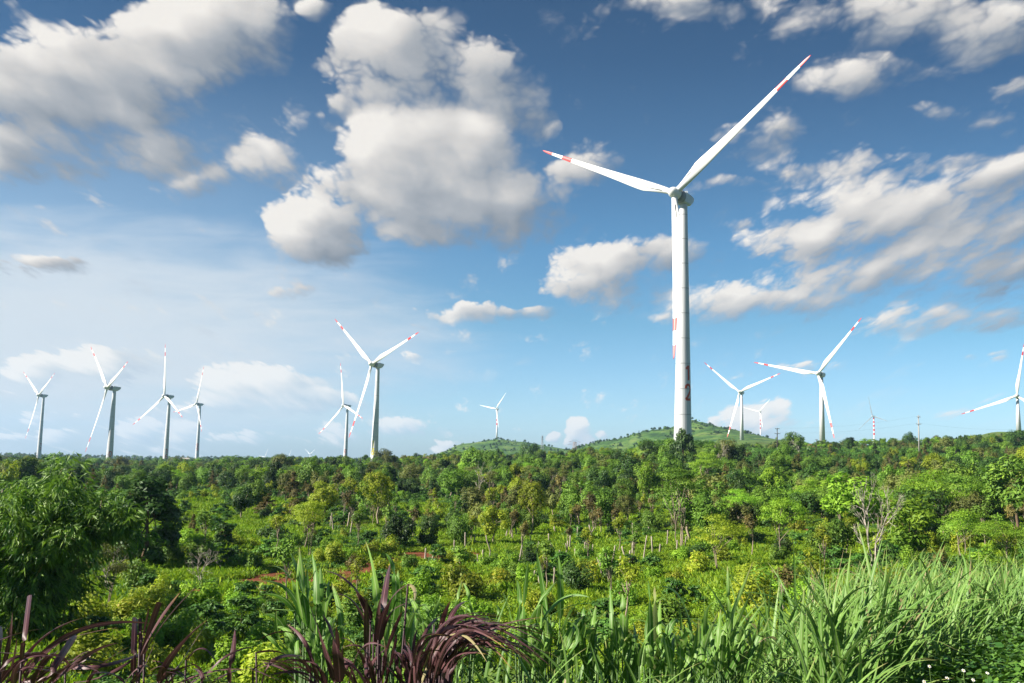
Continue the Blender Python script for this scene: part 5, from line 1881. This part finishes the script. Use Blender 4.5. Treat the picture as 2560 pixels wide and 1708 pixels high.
TALL = [(60, 1200, 80, 970, 105, 780, 42), (230, 1150, 200, 920, 160, 720, 66), (310, 1150, 312, 920, 300, 745, 42), (40, 1180, 50, 1010, 30, 900, 36), (110, 1180, 180, 1040, 290, 910, 42), (190, 1180, 330, 1020, 500, 1015, 28), (250, 1130, 400, 1062, 540, 1060, 22),
        (20, 1250, -20, 1080, -60, 980, 36), (150, 1300, 170, 1080, 240, 980, 40), (280, 1350, 350, 1150, 420, 1060, 34)]+spray(rp, 28, (20, 420, 1350, 1600), (0, 460, 1150, 1330), (-80, 560, 1050, 1290), 34)
NARROW = [(470, 1350, 455, 1170, 465, 1080, 42), (500, 1300, 520, 1170, 540, 1070, 36), (650, 1400, 640, 1150, 630, 940, 36), (715, 1300, 716, 1110, 710, 990, 46), (740, 1450, 732, 1220, 755, 1060, 36), (600, 1560, 640, 1370, 690, 1230, 42), (700, 1560, 760, 1370, 820, 1240, 42),
          (680, 1450, 670, 1250, 650, 1120, 34)]+spray(rp, 22, (420, 800, 1420, 1600), (420, 820, 1240, 1400), (400, 860, 1140, 1360), 34)
BROAD = [(890, 1480, 890, 1180, 880, 910, 42), (920, 1480, 916, 1180, 920, 950, 60), (945, 1400, 946, 1180, 955, 1030, 36), (850, 1450, 868, 1230, 890, 1100, 32), (960, 1400, 1030, 1190, 1085, 1180, 42), (1160, 1250, 1090, 1020, 960, 945, 30), (870, 1560, 920, 1320, 945, 1250, 36),
         (1100, 1560, 1120, 1330, 1110, 1180, 38), (930, 1560, 990, 1330, 1040, 1240, 34)]+spray(rp, 24, (800, 1200, 1430, 1600), (820, 1220, 1260, 1400), (780, 1260, 1140, 1360), 36)
DIAGONAL = [(1220, 1520, 1380, 1200, 1555, 785, 34), (1400, 1150, 1396, 980, 1390, 810, 26), (1330, 1400, 1420, 1140, 1475, 950, 36), (1230, 1350, 1238, 1120, 1240, 1000, 32), (1260, 1330, 1250, 1110, 1330, 1045, 34), (1340, 1450, 1440, 1210, 1550, 960, 36), (1440, 1450, 1510, 1220, 1640, 1030, 32),
            (1250, 1560, 1350, 1370, 1480, 1250, 32), (1300, 1500, 1330, 1250, 1345, 1090, 34)]+spray(rp, 30, (1180, 1560, 1420, 1600), (1220, 1640, 1240, 1400), (1180, 1780, 1080, 1340), 36)
hero('green_grass_clump', ARCHING, 4.6, 640, B_GREEN, CANE, 'pale green grass clump arching over, beside the folded purple leaf', GC, 11)
hero('green_grass_clump', SPIKE, 4.8, 640, B_GREEN, CANE, 'two broad pale green spikes behind the upright purple clump', GC, 12)
hero('green_grass_clump', BEHIND, 5.0, 640, B_GREEN, CANE, 'green grass clump behind the purple brown mound', GC, 13)
hero('green_grass_clump', TALL, 5.2, 1280, B_GREEN, CANE, 'tall green grass with a broad pale blade next to the purple brown mound', GC, 14)
hero('green_grass_clump', NARROW, 5.3, 1280, B_GREEN, CANE, 'narrow upright green grass with two straight spikes', GC, 15)
hero('green_grass_clump', BROAD, 4.9, 1280, B_GREEN, CANE, 'broad bladed bright green grass in the middle of the grass row', GC, 16)
hero('green_grass_clump', DIAGONAL, 5.5, 1280, B_GREEN, CANE, 'leaning green grass with long diagonal blades', GC, 17)
for i, (a, d, t, lb) in enumerate(((-.045, 5.9, -1.12, 'low green grass behind the purple brown mound'), (.075, 6.2, -1.12, 'low green grass between the tall and the narrow clumps'), (.045, 4.3, -1.0, 'low green grass before the tall clump'),
                                   (.135, 4.3, -1.0, 'low green grass before the narrow clump'), (.205, 6.0, -1.08, 'small green grass behind the broad bladed one'), (.225, 4.3, -.98, 'low green grass before the broad bladed one'),
                                   (.30, 4.6, -.98, 'low green grass under the long diagonal blades'), (.335, 6.3, -.95, 'green grass clump where the tall grass bank begins'))):
    grass_plant('green_grass_clump', a, d, t, 20, 11, .60, .028, B_GREEN, CANE, lb, GC, .55, 1.8, 20+i, .20, group='green grass clumps along the bank')

# the bank of elephant grass on the right, too many blades to count
r6 = rgen(600)
parts = []
spots = []
for _ in range(3400):
    d = math.sqrt(5.5**2+(33**2-5.5**2)*r6.random())
    a = .16+.60*r6.random()
    lim_lo = 5.5 if a < .36 else 5.5+(a-.36)*22
    lim_hi = np.interp(a, [.16, .26, .31, .36, .42, .5, .64], [6.4, 7.2, 9.5, 13, 18, 26, 33])
    if lim_lo < d < lim_hi:
        spots.append((a, d))
spots.sort(key=lambda q: q[1])
for i, (a, d) in enumerate(spots[:960]):
    x, y = a*d, d
    z = gz(x, y)
    n = 15 if d < 14 else 12
    L = .80+.5*r6.random()
    hgt = float(np.clip(np.interp(a, [.16, .30, .42], [-.185, -.145, -.115])*d-z, .55, 2.4))*(.80+.26*r6.random())
    L = min(L, hgt*.72)
    base = np.stack([x+r6.normal(size=n)*.16, y+r6.normal(size=n)*.16, z+hgt*(.05+.48*r6.random(n))], 1)
    az = r6.random(n)*6.28
    lean_r = r6.random(n)
    az = np.where(lean_r < .4, .5+r6.normal(size=n)*.6, az)
    parts.append(blades(base, az, .10+.26*np.abs(r6.normal(size=n)), .25+1.7*r6.random(n)**1.5, L*(.8+.5*r6.random(n)), .038*(.7+.6*r6.random(n)), r6, 9 if d < 14 else 7))
tg_ = link('tall_grass', blade_mesh_from('tall_grass', parts, B_GREEN))
tag(tg_, kind='stuff')

# low weeds, vines and dead leaves on the near verge
pf, rr = [], rgen(610)
for _ in range(900):
    d = 2.6+7.4*rr.random()
    a = -.66+1.34*rr.random()
    if a < .34:
        if rr.random() < .38:
            d = 5+14*rr.random()
        else:
            continue
    if a > .34 and d > 6.5+(a-.34)*24:
        continue
    x, y = a*d, d
    s = .16+.22*rr.random()
    pf.append((x, y, gz(x, y)+s*.5*rr.random(), s, s, s*(.5+.5*rr.random())))
v, f, t = leaf_cloud(pf, .052, 70000, rr, (1.5, 5, -4), out=.4, upb=.9, droop=.1, aspect=.75, shell=.1)
wd_ = link('weeds', mesh_np('weeds', v, f, (L_COFFEE,), tone=t))
tag(wd_, kind='stuff')

# white daisies on thin stalks in the weeds
M_PETAL = simple_mat('white_petal', (0.80, 0.80, 0.76), 0.6)
M_EYE = simple_mat('yellow_flower_eye', (0.62, 0.36, 0.03), 0.7)
M_STALK = simple_mat('thin_green_stalk', (0.10, 0.17, 0.04), 0.6)
for i, (px, d, vpx) in enumerate(((2392, 4.7, 1658), (2296, 4.9, 1684), (2352, 4.5, 1676), (2362, 4.2, 1696), (2479, 4.4, 1692), (2527, 4.6, 1690), (2450, 5.0, 1664), (2310, 5.3, 1648), (2415, 4.9, 1680))):
    a = (px-1280)/F_PX
    x, y = a*d, d
    zt = -(vpx-1140-.0244*(px-1280))*d/F_PX
    z0 = gz(x, y)
    zt = max(zt, z0+.15)
    o = empty('daisy', (x, y, z0))
    tag(o, ('tallest', 'first', 'second', 'third', 'fourth', 'last', 'fifth', 'hindmost', 'sixth')[i]+' small white daisy on a thin stalk among the verge weeds', 'flower', 'white daisies in the verge weeds')
    h = zt-z0
    v, f = wood([([(0.05, .03, -.05), (.03, .02, h*.5), (0, 0, h)], [.003, .0025, .002])], 5)
    link('stem', mesh_np('stem', v, f, (M_STALK,)), o)
    r = rgen(700+i)
    vs, fs = [], []
    tl = Matrix.Rotation(R(35+20*r.random()), 3, 'X') @ Matrix.Rotation(r.random()*6, 3, 'Z')
    for kx in range(6):
        an = kx*math.pi/3
        for rr_, da in ((.0028, -.5), (.0085, -.42), (.0105, 0), (.0085, .42), (.0028, .5)):
            q = tl @ Vector((rr_*math.cos(an+da*.9), rr_*math.sin(an+da*.9), .002))
            vs.append((q.x, q.y, q.z+h))
        fs.append(tuple(range(kx*5, kx*5+5)))
    link('petals', mesh_py('petals', vs, fs, (M_PETAL,)), o)
    vs, fs, _ = loft([np.array([tuple((tl @ Vector((q*math.cos(t_), q*math.sin(t_), zz)))+Vector((0, 0, h))) for t_ in np.linspace(0, 6.28, 8, endpoint=False)]) for q, zz in ((.0034, .001), (.0034, .003), (.0014, .0042))])
    link('flower_eye', mesh_py('flower_eye', vs, fs, (M_EYE,)), o)

# bushes on the foot of the bank, half hidden by the grasses
bank = []
rb = rgen(620)
cnt = 0
while cnt < 46:
    d = 19+28*rb.random()
    a = -.60+1.0*rb.random()
    if a > .30:
        continue
    x, y = a*d, d
    h, wd = 1.2+1.7*rb.random(), 2.2+2.0*rb.random()
    if gz(x, y)+h > -(1500-1140)*d/F_PX or not free(x, y, wd*.36):
        continue
    if abs(a+.52) < .11 and d > 36:
        continue
    occupy(x, y, wd*.36)
    lf, ph = [('L_MID', 'green bank bush'), ('L_BRIGHT', 'bright bank bush'), ('L_YELLOW', 'yellow green bank bush')][int(rb.integers(0, 3))]
    o = plant('bush', 'leafy_bush', x, y, h, wd, None, 'bush', 'bushes at the foot of the bank', LEAF[lf], cnt)
    bank.append((o, ph))
    cnt += 1
name_all(bank)


# ------------------------------------------------------------------ utility poles and wires
M_POLE = simple_mat('weathered_concrete_pole', (0.36, 0.34, 0.31), 0.8, 0.2, 0.25, 2.0, (1, 1, .2))
M_POLE_D = simple_mat('dark_pole', (0.10, 0.095, 0.085), 0.8, 0.2, 0.25, 2.0)
M_WIRE = simple_mat('grey_wire', (0.10, 0.11, 0.12), 0.6)
M_STEEL = simple_mat('galvanised_steel', (0.33, 0.34, 0.36), 0.55, 0.4, 0.15, 1.0)
M_RUST = simple_mat('reddish_primer_steel', (0.46, 0.30, 0.25), 0.6, 0.3, 0.2, 1.0)
M_INS = simple_mat('brown_insulator', (0.12, 0.07, 0.05), 0.3)


def box(x0, x1, y0, y1, z0, z1):
    v = [(x, y, z) for z in (z0, z1) for y in (y0, y1) for x in (x0, x1)]
    return v, [(0, 2, 3, 1), (4, 5, 7, 6), (0, 1, 5, 4), (2, 6, 7, 3), (0, 4, 6, 2), (1, 3, 7, 5)]


def boxes(lst):
    V, Fc = [], []
    for b_ in lst:
        v, f = box(*b_)
        Fc += [tuple(i+len(V) for i in q) for q in f]
        V += v
    return V, Fc


def utility_pole(x, y, top, arms, mat, label, r=.20):
    z = gz(x, y)
    o = empty('utility_pole', (x, y, z))
    tag(o, label, 'utility pole')
    h = top-z
    v, f = wood([([(0, 0, -.5), (0, 0, h*.5), (0, 0, h)], [r*1.2, r, r*.75])], 10)
    link('pole', mesh_np('pole', v, f, (mat,), smooth=True), o)
    for az, wd in arms:
        zz = az-z
        c = link('crossarm', mesh_py('crossarm', *boxes([(-wd, wd, -.34, -.2, zz-.1, zz+.1)]), (mat,)), o)
        for sx in (-wd*.9, 0.35*wd, wd*.9):
            v, f, _ = loft([np.array([(sx+q*math.cos(t), -.27+q*math.sin(t), zz+dz) for t in np.linspace(0, 6.28, 7, endpoint=False)]) for q, dz in ((.07, .1), (.11, .2), (.06, .26), (.1, .33), (.03, .42))])
            link('insulator', mesh_py('insulator', v, f, (M_INS,)), c)
    return o


utility_pole(185.3, 400, 22.8, ((18.8, 1.1), (22.0, .8)), M_POLE, 'tall pale utility pole with two crossarms on the green ridge', .27)
utility_pole(127.1, 420, 16.3, ((13.6, 1.3), (15.9, 1.0)), M_POLE_D, 'dark utility pole standing beside the leafy skyline dome tree', .24)
utility_pole(166.6, 480, 13.1, ((12.6, .7),), M_POLE_D, 'short thin pole on the ridge beside the plain white turbine', .12)
utility_pole(262.0, 424, 20.6, ((19.6, 1.1),), M_POLE, 'pale utility pole hidden among the trees below the cut off turbine', .22)


def wire(p, q, sag, label):
    path = []
    for i in range(25):
        t = i/24
        path.append((p[0]+(q[0]-p[0])*t, p[1]+(q[1]-p[1])*t, p[2]+(q[2]-p[2])*t-sag*4*t*(1-t)))
    v, f = wood([(path, .02)], 4)
    tag(link('power_line', mesh_np('power_line', v, f, (M_WIRE,))), label, 'power line')


wire((128.3, 419.7, 14.0), (184.3, 399.7, 19.2), 1.5, 'lower wire between the dark and the tall utility pole')
wire((128.0, 419.7, 16.3), (184.6, 399.7, 22.4), 1.6, 'upper wire between the dark and the tall utility pole')
wire((186.3, 399.7, 19.2), (261.0, 423.7, 20.0), 1.9, 'wire running from the tall pole towards the cut off turbine')


def lattice_tower(x, y, top, wb, wt, arms, mat, label, t=.16):
    z = gz(x, y)
    H = top-z
    o = empty('lattice_pylon', (x, y, z), .5)
    tag(o, label, 'pylon')
    n = 6
    lv = [H*(1-(1-i/n)**1.25)*.97 for i in range(n+1)]

    def c(k, i):
        wq = wb+(wt-wb)*min(1, (lv[i]/H)**.8)
        return (wq*(1 if k in (0, 1) else -1), wq*(1 if k in (0, 3) else -1), lv[i])
    ps = []
    for k in range(4):
        ps.append(([c(k, i) for i in range(n+1)], t))
    for i in range(n):
        for k in range(4):
            j = (k+1) % 4
            ps.append(([c(k, i), c(j, i+1)], t*.6))
            ps.append(([c(j, i), c(k, i+1)], t*.6))
            ps.append(([c(k, i+1), c(j, i+1)], t*.6))
    ps.append(([c(0, n), (0, 0, H)], t))
    ps.append(([c(2, n), (0, 0, H)], t))
    v, f = wood(ps, 4)
    link('lattice_frame', mesh_np('lattice_frame', v, f, (mat,)), o)
    for fz, ln in arms:
        zz = H*fz
        v, f = wood([([(-ln, 0, zz), (0, .3, zz+.1), (ln, 0, zz)], t), ([(-ln, 0, zz), (0, 0, zz+ln*.3), (ln, 0, zz)], t*.8)], 4)
        link('crossarm', mesh_np('crossarm', v, f, (mat,)), o)
    return o


lattice_tower(63.9, 1750, 41.5, 2.6, .7, ((.75, 3.6), (.86, 3.2), (.96, 2.6)), M_STEEL, 'grey lattice pylon on the grassy hill flank', .20)
lattice_tower(47.0, 640, 11.5, 1.5, .8, ((.80, 6.0), (.97, 5.0)), M_RUST, 'reddish lattice pylon rising behind the skyline trees', .075)
lattice_tower(-427.0, 900, -15.8, 1.6, .5, ((.72, 4.0), (.85, 3.4), (.96, 2.6)), M_STEEL, 'pale lattice pylon in the left valley beyond the bamboo', .20)

# ------------------------------------------------------------------ little farm houses
M_WALL = simple_mat('whitewashed_wall', (0.62, 0.60, 0.56), 0.8, 0.2, 0.15, 1.0)
M_ROOF = simple_mat('rusty_tin_roof', (0.33, 0.20, 0.14), 0.6, 0.3, 0.3, 1.0)
M_TIN = simple_mat('pale_tin_roof', (0.62, 0.55, 0.44), 0.5, 0.4, 0.15, 1.0)
M_OPEN = simple_mat('dark_window_glass', (0.03, 0.035, 0.04), 0.2)


def farmhouse(x, y, z, w_, d_, h_, roof, label, rz):
    o = empty('farmhouse', (x, y, z), rz)
    tag(o, label, 'house')
    link('wall', mesh_py('wall', *boxes([(-w_/2, w_/2, -d_/2, d_/2, -1.0, h_)]), (M_WALL,)), o)
    e, rh = .5, d_*.30
    v = [(-w_/2-e, -d_/2-e, h_-.1), (w_/2+e, -d_/2-e, h_-.1), (w_/2+e, 0, h_+rh), (-w_/2-e, 0, h_+rh), (w_/2+e, d_/2+e, h_-.1), (-w_/2-e, d_/2+e, h_-.1)]
    v += [(a, b_, c+.14) for a, b_, c in v]
    f = [(0, 1, 2, 3), (3, 2, 4, 5), (6, 9, 8, 7), (9, 11, 10, 8), (0, 6, 7, 1), (4, 10, 11, 5), (0, 3, 9, 6), (3, 5, 11, 9), (1, 7, 8, 2), (2, 8, 10, 4)]
    link('roof', mesh_py('roof', v, f, (roof,)), o)
    link('door', mesh_py('door', *boxes([(-.5, .5, -d_/2-.06, -d_/2-.004, -.2, 2.0)]), (M_OPEN,)), o)
    for sx in (-w_*.32, w_*.32):
        link('window', mesh_py('window', *boxes([(sx-.5, sx+.5, -d_/2-.06, -d_/2-.004, .9, 1.9)]), (M_OPEN,)), o)


farmhouse(-50.4, 560, -6.2, 8, 5, 2.6, M_ROOF, 'small white farmhouse with a rusty roof among the ridge trees', .3)
farmhouse(-549, 1500, -22.5, 13, 9, 3.2, M_TIN, 'distant farmhouse with a pale tin roof near the yellow footed turbine', .5)
farmhouse(-566, 1495, -22.8, 8, 6, 2.8, M_TIN, 'smaller distant farmhouse left of the pale tin roofed one', -.3)

# ------------------------------------------------------------------ haze: even air round everything
hz = bpy.data.materials.new('haze_air')
hz.use_nodes = True
hz.node_tree.nodes.clear()
k = G(hz.node_tree)
pv = k.n('ShaderNodeVolumePrincipled')
pv.inputs['Color'].default_value = (0.45, 0.70, 1.0, 1)
pv.inputs['Density'].default_value = 0.00008
pv.inputs['Anisotropy'].default_value = 0.2
oo = k.n('ShaderNodeOutputMaterial')
k.t.links.new(pv.outputs[0], oo.inputs['Volume'])
v, f = box(-5500, 5500, -400, 6500, float(gv[:, 2].min())-1.0, 172.0)
hb = link('haze', mesh_py('haze', v, f, (hz,)))
tag(hb, kind='stuff')
